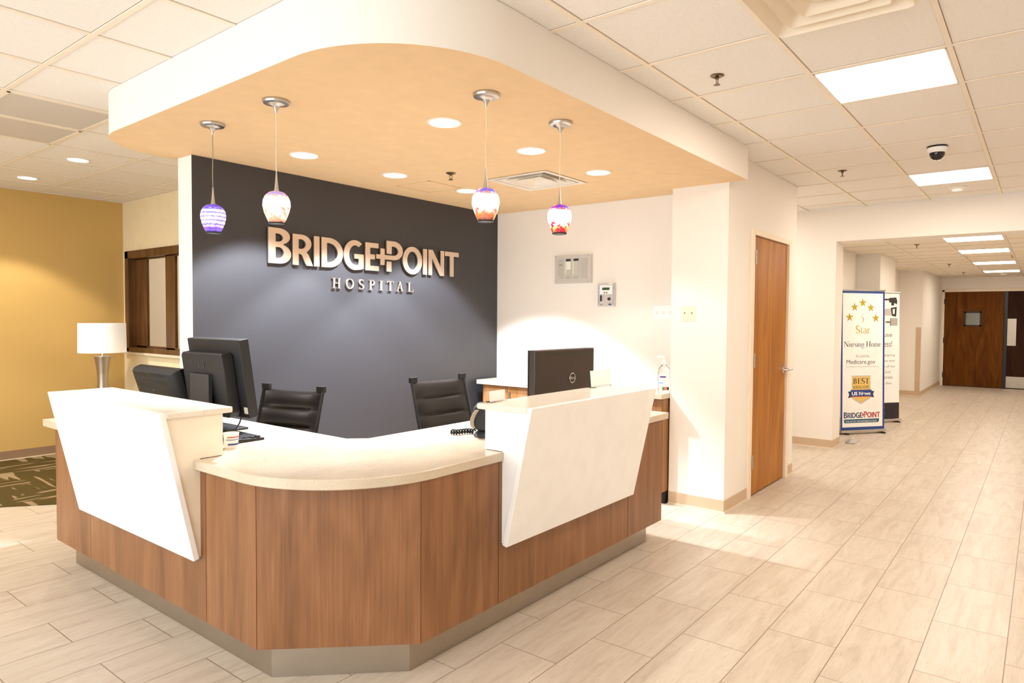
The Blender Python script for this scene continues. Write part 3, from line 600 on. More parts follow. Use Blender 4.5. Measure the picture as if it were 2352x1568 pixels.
# stroke built serif letters: unit cap height; each stroke = (points, width or widths)
def A_(cx, cy, rx, ry, a0, a1, n=14): return arc(cx, cy, rx, ry, a0, a1, n)
def wv(n, lo, hi, ph=0.0): return [lo + (hi-lo)*abs(math.cos(ph + 2*math.pi*i/(n))) for i in range(n+1)]
TH, TN, SR = 0.135, 0.045, 0.04
def sf(x0, x1, y): return ([(x0, y), (x1, y)], SR)
SER = {
 'H': (0.86, [([(.18, 0), (.18, 1)], TH), ([(.68, 0), (.68, 1)], TH), ([(.18, .5), (.68, .5)], TN), sf(.02, .34, .02), sf(.02, .34, .98), sf(.52, .84, .02), sf(.52, .84, .98)]),
 'N': (0.92, [([(.16, 0), (.16, 1)], TN), ([(.15, .97), (.76, .03)], TH), ([(.76, 0), (.76, 1)], TN), sf(.02, .30, .02), sf(.0, .22, .98), sf(.62, .90, .98)]),
 'O': (0.84, [(A_(.42, .5, .345, .47, 0, 360, 28), wv(28, TN, TH))]),
 'S': (0.58, [(A_(.28, .73, .19, .235, 25, 250, 14) + A_(.28, .25, .20, .225, 70, -155, 14), [TN]*3 + [.08, .1, .12, .13, .14, .14, .14] + [.14]*10 + [.12, .1, .08, .07, .06] + [TN]*5), ([(.46, .80), (.47, .98)], SR), ([(.08, .02), (.08, .22)], SR)]),
 'P': (0.64, [([(.18, 0), (.18, 1)], TH), ([(.18, .975), (.33, .975)] + A_(.33, .73, .20, .245, 80, -90, 12) + [(.18, .485)], [TN, TN, TN, .06, .08, .1, .12, .13, .13, .13, .12, .1, .08, .06, TN, TN]), sf(.02, .34, .02), sf(.02, .2, .98)]),
 'I': (0.40, [([(.20, 0), (.20, 1)], TH), sf(.04, .36, .02), sf(.04, .36, .98)]),
 'T': (0.68, [([(.34, 0), (.34, 1)], TH), ([(.03, .975), (.65, .975)], TN), ([(.04, .98), (.04, .80)], SR), ([(.64, .98), (.64, .80)], SR), sf(.18, .50, .02)]),
 'A': (0.84, [([(.16, 0), (.40, .97)], TN), ([(.40, 1.0), (.68, 0)], TH), ([(.22, .34), (.58, .34)], TN), sf(.03, .28, .02), sf(.54, .82, .02)]),
 'L': (0.66, [([(.18, 0), (.18, 1)], TH), ([(.18, .025), (.62, .025)], TN), ([(.61, .02), (.61, .24)], SR), sf(.02, .34, .98), sf(.02, .2, .02)]),
 'B': (0.68, [([(.18, 0), (.18, 1)], TH), ([(.18, .975), (.30, .975)] + A_(.30, .75, .18, .225, 80, -90, 10) + [(.18, .525)], [TN, TN] + [.06, .09, .11, .13, .13, .13, .13, .11, .09, .06, TN] + [TN]), ([(.18, .525), (.32, .525)] + A_(.32, .275, .21, .25, 80, -90, 10) + [(.18, .025)], [TN, TN] + [.06, .09, .11, .13, .13, .13, .13, .11, .09, .06, TN] + [TN]), sf(.02, .2, .02), sf(.02, .2, .98)]),
 'E': (0.66, [([(.18, 0), (.18, 1)], TH), ([(.18, .975), (.58, .975)], TN), ([(.18, .52), (.46, .52)], TN), ([(.18, .025), (.60, .025)], TN), ([(.57, .98), (.57, .80)], SR), ([(.60, .02), (.60, .22)], SR), ([(.46, .42), (.46, .62)], SR), sf(.02, .2, .98), sf(.02, .2, .02)]),
 '5': (0.56, [([(.46, .975), (.18, .975), (.13, .56)], [TN*1.6, TN, TN]), ([(.13, .56)] + A_(.23, .30, .22, .31, 100, -120, 14), [TN, TN, .05, .07, .1, .12, .13, .13, .13, .12, .1, .08, .06, TN, TN, TN])]),
 'a': (0.50, [([(.36, 0.02), (.36, .44)] + A_(.22, .44, .14, .19, 20, 150, 6), [.10, .10, .09, .08, .06, TN, TN, .06, .08]), ([(.36, .36)] + A_(.22, .16, .15, .16, 110, 300, 10) + [(.36, .10)], [TN, TN, .06, .08, .1, .1, .1, .08, .06, TN, TN, TN, TN]), ([(.36, .03), (.48, .03)], SR)]),
 'b': (0.54, [([(.12, 0), (.12, 1)], .10), (A_(.27, .31, .19, .29, 130, -130, 14), [TN, .05, .07, .09, .1, .1, .1, .1, .1, .1, .1, .09, .07, .05, TN]), sf(.02, .14, .98)]),
 'd': (0.56, [([(.42, 0), (.42, 1)], .10), (A_(.27, .31, .19, .29, 50, 310, 14), [TN, .05, .07, .09, .1, .1, .1, .1, .1, .1, .1, .09, .07, .05, TN]), sf(.32, .44, .98), sf(.42, .54, .02)]),
 'e': (0.48, [([(.08, .34), (.42, .34)], TN), ([(.42, .34)] + A_(.25, .31, .18, .29, 15, 320, 16), [TN, TN, .05, .05, .05, .06, .08, .1, .1, .1, .1, .1, .09, .08, .07, .05, TN, TN])]),
 'g': (0.52, [(A_(.24, .40, .15, .20, 0, 360, 16), wv(16, TN, .09)), ([(.16, .24), (.10, .10), (.20, .05), (.36, .02), (.44, -.10)] + A_(.24, -.14, .20, .14, 20, -180, 10) + [(.10, .02)], .055), ([(.36, .54), (.50, .58)], .05)]),
 'i': (0.28, [([(.14, 0), (.14, .60)], .10), sf(.02, .26, .02), sf(.03, .14, .58), ([(.135, .80), (.135, .90)], .10)]),
 'm': (0.86, [([(.12, 0), (.12, .60)], .10), ([(.12, .48)] + A_(.27, .44, .15, .16, 130, 0, 6) + [(.42, 0)], [TN, TN, TN, .05, .07, .09, .1, .1, .1]), ([(.42, .48)] + A_(.57, .44, .15, .16, 130, 0, 6) + [(.72, 0)], [TN, TN, TN, .05, .07, .09, .1, .1, .1]), sf(.01, .23, .02), sf(.31, .53, .02), sf(.61, .84, .02), sf(.01, .12, .58)]),
 'n': (0.58, [([(.12, 0), (.12, .60)], .10), ([(.12, .46)] + A_(.28, .42, .16, .18, 130, 0, 6) + [(.44, 0)], [TN, TN, TN, .05, .07, .09, .1, .1, .1]), sf(.01, .23, .02), sf(.33, .56, .02), sf(.01, .12, .58)]),
 'o': (0.54, [(A_(.27, .31, .195, .285, 0, 360, 20), wv(20, TN, .10))]),
 'r': (0.40, [([(.12, 0), (.12, .60)], .10), ([(.12, .44), (.20, .55), (.30, .59), (.37, .55)], [TN, TN, .07, .09]), sf(.01, .25, .02), sf(.01, .12, .58)]),
 's': (0.40, [(A_(.19, .44, .12, .14, 30, 250, 8) + A_(.19, .16, .125, .145, 70, -150, 8), [TN]*3 + [.07, .09, .1, .1, .1, .1] + [.1]*4 + [.08, .06] + [TN]*3)]),
 't': (0.36, [([(.16, .82), (.16, .12), (.22, .03), (.33, .06)], [.05, .10, .07, TN]), ([(.03, .58), (.32, .58)], TN)]),
 'u': (0.58, [([(.12, .60), (.12, .18)] + A_(.26, .18, .14, .16, 180, 310, 6) + [(.42, .14)], [.1, .1, .1, .09, .07, .05, TN, TN, TN, TN]), ([(.42, .60), (.42, 0)], .10), sf(.01, .14, .58), sf(.32, .44, .58), sf(.42, .54, .02)]),
 'y': (0.52, [([(.10, .58), (.28, .03)], .10), ([(.44, .58), (.22, -.14), (.12, -.24), (.05, -.22)], [TN, TN, TN, .07]), sf(.0, .2, .58), sf(.34, .52, .58)]),
 '-': (0.34, [([(.05, .30), (.29, .30)], .07)]),
 'C': (0.70, [(A_(.38, .5, .31, .475, 40, 320, 22), [TN, TN, .05, .06, .08, .1, .12, .13, .14, .14, .14, .14, .14, .13, .12, .1, .08, .07, .06, .05, TN, TN, TN]), ([(.62, .72), (.63, .97)], SR)]),
 'U': (0.82, [([(.18, 1), (.18, .32)] + A_(.40, .32, .22, .29, 180, 360, 10) + [(.62, 1)], [TH]*4 + [.1, .07, .05] + [TN]*7), sf(.02, .34, .98), sf(.50, .76, .98)]),
 'D': (0.80, [([(.18, 0), (.18, 1)], TH), ([(.18, .975), (.32, .975)] + A_(.32, .5, .38, .475, 84, -84, 12) + [(.18, .025)], [TN, TN, .05, .07, .09, .12, .13, .14, .14, .14, .13, .12, .09, .07, .05, TN]), sf(.02, .2, .02), sf(.02, .2, .98)]),
 'R': (0.72, [([(.18, 0), (.18, 1)], TH), ([(.18, .975), (.31, .975)] + A_(.31, .75, .18, .225, 80, -90, 10) + [(.18, .525)], [TN, TN] + [.06, .09, .11, .13, .13, .13, .13, .11, .09, .06, TN] + [TN]), ([(.34, .52), (.62, .03)], TH), ([(.60, .02), (.72, .02)], SR), sf(.02, .34, .02), sf(.02, .2, .98)]),
 ' ': (0.30, []),
}
def ribbon(b, pts, wd, T, z0, z1, mi):
    n = len(pts); W = wd if isinstance(wd, list) else [wd]*n
    if len(W) < n: W = W + [W[-1]]*(n-len(W))
    L, Rr = [], []
    for i in range(n):
        a = Vector(pts[max(i-1, 0)]); c = Vector(pts[min(i+1, n-1)]); d = (c-a)
        d = d.normalized() if d.length > 1e-9 else Vector((1, 0)); nn = Vector((-d.y, d.x))*W[i]/2; p = Vector(pts[i]); L.append(p+nn); Rr.append(p-nn)
    for i in range(n-1):
        b.prism([T(L[i]), T(Rr[i]), T(Rr[i+1]), T(L[i+1])], 'z', z0, z1, mi)
def serif(b, ch, x, y, hx, hy, z0, z1, mi=0):
    adv, st = SER[ch]
    for pts, wd in st: ribbon(b, pts, wd, lambda p: (x+p[0]*hx, y+p[1]*hy), z0, z1, mi)
    return adv*hx
def serif_text(b, txt, cx, y, width, hy, z0, z1, mi=0):
    tot = sum(SER[c][0] for c in txt); hx = width/tot; x = cx-width/2
    for c in txt: x += serif(b, c, x, y, hx, hy, z0, z1, mi)

# wall lettering on the slate wall (local x along wall, local y up -> world)
def wall_frame(x, y, z): return Matrix.Translation((x, y, z)) @ Matrix.Rotation(R_(90), 4, 'X')
ws = thing('wall_lettering', (2.737, 4.38, 1.881), 'large brushed metal letters reading BRIDGE+POINT mounted on the slate blue wall', 'sign')
for nm, cs in wordmark():
    me = curve_mesh(cs, 0.014); b = MB(); b.mesh_in(me, Matrix.Translation((0, -0.016, 0)) @ Matrix.Rotation(R_(90), 4, 'X'), 0); o = b.build(nm, M_['letter'], ws, recalc=False)
    MBs = MB()
hs = thing('wall_lettering', (3.293, 4.38, 1.723), 'small spaced serif letters reading HOSPITAL on the slate wall, below the larger word', 'sign')
fx = lambda d: 0.000905*d + 1.38e-7*d*d
for ch, a, c in zip('HOSPITAL', (0, 142, 275, 382, 487, 570, 667, 783), (85, 222, 330, 442, 527, 633, 737, 843)):
    b = MB(); x0, x1 = fx(a), fx(c); wch = SER[ch][0]; hx = (x1-x0)/(wch-.04)
    serif(b, ch, 0, 0, hx, 0.081, -0.006, 0.006); b.xf(Matrix.Translation((x0-.02*hx, -0.012, 0)) @ Matrix.Rotation(R_(90), 4, 'X'))
    b.build('letter_'+ch.lower(), M_['letter'], hs)

# ---------------------------------------------------------------- wall devices on the white wall (x = 5.33, facing -x). local: u = +y reversed
def on_x_wall(x): return x
ap = thing('annunciator_panel', (5.33, 3.257, 1.826), 'grey wall panel with two columns of green lights on the white wall', 'control panel')
W, Hh = 0.40, 0.262
def ub(b, u0, u1, z0, z1, d0, d1, mi=0):      # u from the viewer's left edge; local y = W-u
    return b.box(-d1, -d0, W-u1, W-u0, z0, z1, mi)
ub(MB(), 0, W, 0, Hh, 0, 0.022).build('back_box', M_['grey'], ap, bevel=0.002)
b = MB(); ub(b, 0.0, W, 0.0, Hh, 0.0225, 0.026, 0); ub(b, 0, W, 0.027, 0.029, 0.0262, 0.0268, 1)
for u, z in ((0.014, 0.25), (W-0.03, 0.25), (0.014, 0.014), (W-0.03, 0.014)): b.lathe([(0.003, -0.0285), (0.003, -0.026)], (0, W-u, z), 10, mi=2, axis='x')
fpn = b.build('face_plate', [M_['grey'], M_['grey2'], M_['darkgrey']], ap)
cols = [(0.032, 0.100), (0.118, 0.186), (0.202, 0.272), (0.288, 0.360)]
for i, (u0, u1) in enumerate(cols):
    b = MB(); ub(b, u0, u1, 0.042, 0.228, 0.0262, 0.0285, 0)
    if i == 0:
        ub(b, u0+.012, u1-.006, 0.168, 0.171, 0.0286, 0.029, 2); ub(b, u0+.02, u1-.018, 0.176, 0.179, 0.0286, 0.029, 2); ub(b, u0+.024, u1-.024, 0.208, 0.214, 0.0286, 0.029, 5)
        ub(b, u0+.024, u1-.022, 0.128, 0.138, 0.0286, 0.029, 1); b.lathe([(0.004, -0.0305), (0.004, -0.0285)], (0, W-(u0+u1)/2, 0.133), 10, mi=2, axis='x')
        for du in (0.018, 0.045): b.lathe([(0.006, -0.0315), (0.007, -0.0285)], (0, W-(u0+du), 0.083), 12, mi=1, axis='x')
        b.lathe([(0.004, -0.0315), (0.004, -0.0285)], (0, W-(u0+.016), 0.056), 10, mi=3, axis='x')
    if i in (1, 2):
        ub(b, u0+.01, u1-.006, 0.206, 0.225, 0.0286, 0.0295, 2)
        for k in range(12):
            z = 0.196 - k*0.0105; ub(b, u0+.005, u0+.011, z-.0025, z+.0025, 0.0286, 0.030, 3)
            ub(b, u0+.016, u1-.005, z-.0045, z+.0035, 0.0286, 0.0298, 4 if (i == 1 and k < 7) else 1)
        ub(b, u0+.02, u1-.02, 0.05, 0.052, 0.0286, 0.029, 2)
    b.build('module', [M_['grey2'], M_['grey'], M_['ink'], M_['ledgreen'], M_['paper'], M_['sky']], ap)

cp_ = thing('fire_control', (5.33, 3.012, 1.610), 'small grey fire alarm keypad with green display and black knob on the white wall', 'control panel')
W = 0.17
ub(MB(), 0, W, 0, 0.206, 0, 0.03).build('housing', [M_['grey']], cp_, bevel=0.002)
b = MB(); ub(b, .006, .010, .012, .192, .0302, .0325, 1); ub(b, .160, .164, .012, .192, .0302, .0325, 1); ub(b, .022, .150, .110, .188, .0302, .0318, 0); ub(b, .112, .150, .197, .206, .0302, .0322, 0)
ub(b, .022, .055, .014, .018, .0302, .0308, 2); ub(b, .112, .142, .012, .024, .0302, .0312, 3)
for u, z in ((.016, .165), (.154, .165), (.016, .032), (.154, .034)): b.lathe([(0.0028, -0.033), (0.0028, -0.030)], (0, W-u, z), 8, mi=2, axis='x')
b.build('face_plate', [M_['paper'], M_['sky'], M_['ink'], M_['blueprint']], cp_)
ub(MB(), .048, .122, .146, .168, .032, .0335).build('display', M_['lcd'], cp_)
for u in (.072, .094): MB().lathe([(0.0055, -0.036), (0.0055, -0.0318)], (0, W-u, .122), 12, axis='x').build('button', M_['ink'], cp_)
ub(MB(), .026, .044, .046, .100, .0302, .034).build('switch_bank', M_['ink'], cp_)
b = MB()
for k in range(4): ub(b, .050, .064, .052+k*.013, .055+k*.013, .0302, .0308)
b.build('legend', M_['inkgrey'], cp_)
MB().lathe([(0.0, -0.044), (0.012, -0.044), (0.014, -0.0302)], (0, W-.120, .066), 20, axis='x', caps=False).build('knob', M_['ink'], cp_, smooth=True)

def switch_plate(x, y0, y1, z0, z1, gangs, mat, lmat, label):
    t = thing('switch_plate', (x, y0, z0), label, 'light switch'); Wd, Hd = y1-y0, z1-z0
    MB().box(-0.006, 0, 0, Wd, 0, Hd).build('plate', mat, t, bevel=0.002)
    for k in range(gangs):
        c = Wd*(k+.5)/gangs
        MB().box(-0.0075, -0.0062, c-0.006, c+0.006, Hd/2-0.013, Hd/2+0.013).build('slot', M_['trimedge'], t)
        MB().prism([(-0.0078, Hd/2-0.003), (-0.018, Hd/2+0.010), (-0.0078, Hd/2+0.009)], 'y', c-0.004, c+0.004).build('toggle', lmat, t)
    if gangs == 2: MB().box(-0.0068, -0.0061, Wd/2-.0008, Wd/2+.0008, 0.002, Hd-0.002).build('seam', M_['base'], t)
    return t
switch_plate(5.33, 2.455, 2.640, 1.495, 1.613, 3, M_['paper'], M_['paper'], 'white three gang light switch on the white wall, partly behind the pillar')
switch_plate(5.11, 2.170, 2.290, 1.485, 1.605, 2, M_['ivory'], M_['tan'], 'ivory two gang light switch on the front of the cream pillar')

# ---------------------------------------------------------------- pendants
profs = [(0.020, 0.0), (0.036, 0.001), (0.046, 0.020), (0.058, 0.050), (0.0655, 0.082), (0.064, 0.108), (0.054, 0.132), (0.036, 0.148), (0.014, 0.155)]
PD = [((1.920, 3.588), 'bands', (0.16, 0.08, 0.85, 1), (0.06, 0.10, (0.10, 0.04, 0.45, 1)), [(0.05, 0.03, 0.3, 1), (0.35, 0.2, 1.0, 1), (0.9, 0.86, 1, 1)], 'pendant lamp with blue banded white glass shade, leftmost of the four'),
      ((1.905, 2.960), 'swirl', (0.30, 0.28, 0.9, 1), (0.46, 0.54, (0.85, 0.34, 0.20, 1)), [(0.25, 0.12, 0.1, 1), (1.0, 0.72, 0.6, 1), (1.0, 0.85, 0.78, 1)], 'pendant lamp with pale blue top and peach swirled lower half, second from the left'),
      ((2.443, 2.081), 'swirl', (0.10, 0.12, 0.95, 1), (0.34, 0.42, (0.50, 0.16, 0.10, 1)), [(0.08, 0.02, 0.01, 1), (0.75, 0.20, 0.03, 1), (0.95, 0.70, 0.62, 1)], 'pendant lamp with cobalt blue top and brown orange bottom, third from the left'),
      ((3.030, 2.061), 'swirl', (0.08, 0.04, 0.80, 1), (0.34, 0.42, (0.62, 0.02, 0.06, 1)), [(0.10, 0.02, 0.02, 1), (1.0, 0.50, 0.12, 1), (0.95, 0.75, 0.70, 1)], 'pendant lamp with blue top and red and orange swirled bottom, rightmost of the four')]
for i, ((x, y), kind, top, pat, low, lab) in enumerate(PD):
    t = thing('pendant_lamp', (x, y, HS), lab, 'pendant lamp', 'glass pendant lamps under the soffit')
    MB().lathe([(0.0, -0.001), (0.062, -0.001), (0.0635, -0.008), (0.060, -0.016), (0.040, -0.019), (0.036, -0.024), (0.018, -0.030), (0.008, -0.046), (0.004, -0.062), (0.0, -0.062)], n=36, caps=False).build('canopy', M_['nickel'], t, smooth=True)
    MB().tube([(0, 0, -0.06), (0.001, 0, -0.16), (-0.001, 0.001, -0.28), (0, 0, -0.36)], 0.0022, 6).build('cord', M_['tan'] if i < 1 else M_['trimedge'], t, smooth=True)
    MB().lathe([(0.0, -0.345), (0.003, -0.345), (0.0055, -0.385), (0.010, -0.425), (0.013, -0.438), (0.0, -0.438)], n=16, caps=False).build('socket', M_['nickel'], t, smooth=True)
    gm = m_pendant('art_glass_%d' % i, top, 1.25, pat, low, kind)
    sh = MB().lathe(profs, n=40, caps=True).build('lamp_shade', gm, t, loc=(0, 0, -0.591), smooth=True)
    MB().lathe([(0.0325, 0.0), (0.038, 0.0), (0.040, 0.006), (0.0355, 0.006)], n=32).build('rim', M_['darkhole'], sh, loc=(0, 0, -0.004), smooth=True)
    l = bpy.data.lights.new('pendant_glow', 'POINT'); l.energy = 1.2; l.color = (1, 0.93, 0.88); l.shadow_soft_size = 0.05
    lo = bpy.data.objects.new('pendant_glow', l); lo.location = (x, y, HS-0.66); COL.objects.link(lo)

# ---------------------------------------------------------------- downlights
def downlight(x, y, z, lab, r=0.094, en=26, col=(0.93, 0.95, 1.0), grp='round downlights in the honey soffit', ang=106):
    t = thing('downlight', (x, y, z), lab, 'ceiling light', grp)
    MB().lathe([(r-0.012, -0.0015), (r, -0.0005), (r+0.001, -0.004), (r-0.004, -0.007), (r-0.012, -0.006)], n=40, caps=False).build('trim_ring', M_['tbar'], t, smooth=True)
    MB().lathe([(0.0, -0.002), (r-0.011, -0.002), (r-0.011, -0.0045), (0.0, -0.0045)], n=40, caps=False).build('lens', M_['can_diff'], t)
    spot('downlight_beam', (x, y, z-0.03), en, col, ang, 0.25, 0.05)
    return t
DL = [(2.65, 3.80, 'round downlight nearest the slate wall end, above and between the left pendants'), (3.42, 3.79, 'round downlight near the slate wall, left of the soffit sprinkler'), (4.19, 3.77, 'round downlight near the slate wall, partly behind the blue and brown pendant'),
      (2.662, 2.56, 'largest looking round downlight, closest to the camera in the soffit'), (3.43, 2.55, 'round downlight between the two right pendants, in front of the square vent'), (4.22, 2.54, 'round downlight at the right end of the soffit, right of all pendants')]
for i, (x, y, lab) in enumerate(DL): downlight(x, y, HS, lab, en=(520 if i < 3 else 40), col=((0.86, 0.92, 1.0) if i < 3 else (1, 0.97, 0.95)), ang=(100 if i < 3 else 110))
downlight(2.24, 6.36, H2, 'nearer of two round downlights in the white lounge ceiling', 0.088, 70, (1, 0.92, 0.80), 'round downlights in the lounge ceiling', 100)
downlight(2.24, 7.58, H2, 'farther of two round downlights in the white lounge ceiling, nearest the mustard wall', 0.088, 100, (1, 0.92, 0.80), 'round downlights in the lounge ceiling', 100)
spot('lounge_beam', (0.6, 7.58, H2-0.03), 100, (1, 0.92, 0.80), 100, 0.25, 0.05)

# ---------------------------------------------------------------- square supply vent in the soffit
def diffuser(name, x0, x1, y0, y1, z, lab, rings, mat, white, inset=0.03, drop=0.008, depth=0.03):
    t = thing(name, ((x0+x1)/2, (y0+y1)/2, z), lab, 'vent'); hx, hy = (x1-x0)/2, (y1-y0)/2
    b = MB()
    def ring(b, a0, a1, z0, z1, mi=0, th=0.003):
        ox, oy, ix, iy = hx*a0, hy*a0, hx*a1, hy*a1
        O = [(-ox, -oy, z0), (ox, -oy, z0), (ox, oy, z0), (-ox, oy, z0)]; I = [(-ix, -iy, z1), (ix, -iy, z1), (ix, iy, z1), (-ix, iy, z1)]
        for k in range(4):
            q = [O[k], O[(k+1) % 4], I[(k+1) % 4], I[k]]; V = [b.bm.verts.new(p) for p in q] + [b.bm.verts.new((p[0], p[1], p[2]+th)) for p in q]
            for f in ((0, 1, 2, 3), (7, 6, 5, 4), (0, 4, 5, 1), (1, 5, 6, 2), (2, 6, 7, 3), (3, 7, 4, 0)): b._face([V[j] for j in f], mi)
    ring(b, 1.0, 0.86, -drop, -drop, 0); ring(b, 1.0, 0.995, -0.001, -drop, 0)
    b.build('frame', white, t)
    for k in range(rings):
        a = 0.86*(1-(k)/rings)+0.02; c = MB(); ring(c, a-0.02, max(a-0.86/rings*0.92, 0.04), -0.0045, -drop-0.012 if k == rings-1 else -drop-0.010-0.003*k); c.build('louver', white, t)
    MB().box(-hx*0.86, hx*0.86, -hy*0.86, hy*0.86, -0.003, -0.001).build('throat', mat, t)
    return t
t = thing('supply_vent', ((VX0+VX1)/2, (VY0+VY1)/2, HS), 'square white metal air vent in the honey coloured soffit', 'vent'); enamel = plain('vent_enamel', (236, 226, 212), 0.4)
hx, hy = (VX1-VX0)/2, (VY1-VY0)/2
def frustum(a0, z0, a1, z1, th=0.0025):
    b = MB(); O = [(sx*hx*a0, sy*hy*a0, z0) for sx, sy in ((-1, -1), (1, -1), (1, 1), (-1, 1))]; I = [(sx*hx*a1, sy*hy*a1, z1) for sx, sy in ((-1, -1), (1, -1), (1, 1), (-1, 1))]
    for k in range(4):
        q = [O[k], O[(k+1) % 4], I[(k+1) % 4], I[k]]; V = [b.bm.verts.new(p) for p in q] + [b.bm.verts.new((p[0], p[1], p[2]+th)) for p in q]
        for f in ((0, 1, 2, 3), (7, 6, 5, 4), (0, 4, 5, 1), (1, 5, 6, 2), (2, 6, 7, 3), (3, 7, 4, 0)): b._face([V[j] for j in f])
    return b
frustum(1.0, -0.006, 0.84, -0.003).build('frame', enamel, t)
for a0, a1 in ((0.80, 0.58), (0.60, 0.38), (0.40, 0.20)): frustum(a0, -0.004, a1, 0.052).build('louver', enamel, t)
MB().box(-hx*.17, hx*.17, -hy*.17, hy*.17, 0.03, 0.033).build('centre_plate', enamel, t)
MB().box(-hx*.84, hx*.84, -hy*.84, hy*.84, 0.085, 0.09).build('throat', M_['darkhole'], t)
# big moulded supply diffuser above the camera's right
sv = thing('supply_vent', (2.854, 0.696, H2), 'large moulded cream air vent with stepped rings in the lobby ceiling', 'vent')
ven = plain('vent_cream', (240, 226, 204), 0.55)
b = MB(); hx, hy = 0.294, 0.291
steps = [(1.0, -0.008), (0.975, -0.010), (0.90, -0.050), (0.80, -0.006), (0.74, -0.006), (0.66, -0.046), (0.56, -0.006), (0.50, -0.006), (0.42, -0.042), (0.32, -0.006), (0.26, -0.006), (0.16, -0.03), (0.02, -0.03)]
rows = []
for a, z in steps:
    ring = []
    for (sx, sy) in ((1, -1), (1, 1), (-1, 1), (-1, -1)):
        rr = 0.10*a
        for k in range(5):
            ang = {(1, -1): -90, (1, 1): 0, (-1, 1): 90, (-1, -1): 180}[(sx, sy)] + k*22.5
            ring.append(((hx*a-rr*hx)*sx + rr*hx*math.cos(R_(ang)), (hy*a-rr*hy)*sy + rr*hy*math.sin(R_(ang)), z))
    ring.append(ring[0]); rows.append(ring)
b.grid(rows); o = b.build('ring_louver', ven, sv, smooth=True, recalc=False)
MB().box(-hx, hx, -hy, hy, -0.0055, -0.001).build('frame', ven, sv)

# perforated return grilles in the lounge ceiling
for i, (y0, y1, lab) in enumerate([(CY0+7*CPY, CY0+8*CPY, 'grey perforated return grille in the white ceiling, nearer one by the soffit corner'), (CY0+8*CPY, CY0+9*CPY, 'grey perforated return grille in the white ceiling, farther one of the pair')]):
    x0, x1 = CX0-4*CPX, CX0-3*CPX
    t = thing('return_grille', ((x0+x1)/2, (y0+y1)/2, H2), lab, 'vent', 'return grilles in the lounge ceiling')
    MB().box(-CPX/2+.014, CPX/2-.014, -CPY/2+.014, CPY/2-.014, -0.006, -0.001).build('perforated_plate', M_['grille'], t)
    b = MB(); a, c = CPX/2-.013, CPY/2-.013
    b.box(-a, a, -c, -c+.015, -.009, -.0062); b.box(-a, a, c-.015, c, -.009, -.0062); b.box(-a, -a+.015, -c, c, -.009, -.0062); b.box(a-.015, a, -c, c, -.009, -.0062)
    b.build('frame', M_['tbar'], t)

# access panel in the soffit
t = thing('access_panel', (3.89, 3.91, HS), 'flush square access hatch in the soffit near the slate wall', 'hatch')
MB().box(-0.165, 0.165, -0.165, 0.165, -0.003, -0.0005).build('hatch_door', M_['soffit'], t)
b = MB(); 
for q in ((-.18, .18, -.18, -.168), (-.18, .18, .168, .18), (-.18, -.168, -.18, .18), (.168, .18, -.18, .18)): b.box(*q, -0.004, -0.0005)
b.build('frame', M_['soffit'], t)

# ---------------------------------------------------------------- fluorescent lights
def troffer(x0, y0, px, py, z, lab, grp, mat=None):
    t = thing('ceiling_light', (x0+px/2, y0+py/2, z), lab, 'ceiling light', grp); a, c = px/2-.013, py/2-.013
    b = MB(); b.box(-a, a, -c, -c+.008, -.007, -.001); b.box(-a, a, c-.008, c, -.007, -.001); b.box(-a, -a+.008, -c, c, -.007, -.001); b.box(a-.008, a, -c, c, -.007, -.001); b.build('frame', M_['tbar'], t)
    MB().box(-a+.0085, a-.0085, -c+.0085, c-.0085, -.0055, -.001).build('diffuser', mat or M_['lamp_diff'], t)
troffer(CX0, CY0, CPX, CPY, H2, 'bright square ceiling light panel in the lobby, nearest the camera', 'lobby ceiling lights')
troffer(CX0+5*CPX, CY0, CPX, CPY, H2, 'bright square ceiling light panel in the lobby, behind the dome camera', 'lobby ceiling lights')
for i, (x0, lab) in enumerate([(9.54, 'first ceiling light panel in the corridor, just beyond the beam'), (11.37, 'second ceiling light panel in the corridor, before the vent'), (13.81, 'third ceiling light panel in the corridor, just past the vent'), (16.25, 'fourth and farthest ceiling light panel in the corridor')]):
    troffer(x0, 0.40, 0.61, 0.61, HC, lab, 'corridor ceiling lights')
t = thing('supply_vent', (12.895, 0.705, HC), 'louvred vent between the corridor ceiling lights', 'vent')
MB().box(-.29, .29, -.29, .29, -.004, -.001).build('throat', M_['base'], t)
for k in range(5): MB().prism([(-.25+k*.115, -.0045), (-.21+k*.115, -.0045), (-.17+k*.115, -.018), (-.21+k*.115, -.018)], 'y', -.27, .27).build('louver', M_['tbar'], t)

# ---------------------------------------------------------------- sprinklers, camera, smoke detectors
def sprinkler(x, y, z, lab):
    t = thing('sprinkler', (x, y, z), lab, 'sprinkler', 'ceiling sprinklers')
    MB().lathe([(0.0, -.001), (0.036, -.001), (0.036, -.004), (0.026, -.009), (0.014, -.006), (0.0, -.006)], n=28, caps=False).build('escutcheon', M_['oldnickel'], t, smooth=True)
    b = MB(); b.lathe([(0.010, -.006), (0.010, -.02), (0.0, -.02)], n=12, caps=False)
    b.tube([(0.010, 0, -.018), (0.014, 0, -.032), (0.004, 0, -.046)], 0.0025, 6); b.tube([(-0.010, 0, -.018), (-0.014, 0, -.032), (-0.004, 0, -.046)], 0.0025, 6); b.build('frame_arms', M_['oldnickel'], t, smooth=True)
    b = MB(); b.lathe([(0.0, -.045), (0.008, -.045), (0.017, -.049), (0.017, -.051), (0.0, -.051)], n=16, caps=False); b.build('deflector', M_['oldnickel'], t, smooth=True)
sprinkler(3.608, 3.405, HS, 'sprinkler head under the honey soffit, left of the square vent')
sprinkler(3.525, 1.40, H2, 'sprinkler head in the lobby ceiling, nearest the camera')
sprinkler(6.395, 1.41, H2, 'sprinkler head in the lobby ceiling above the oak door')
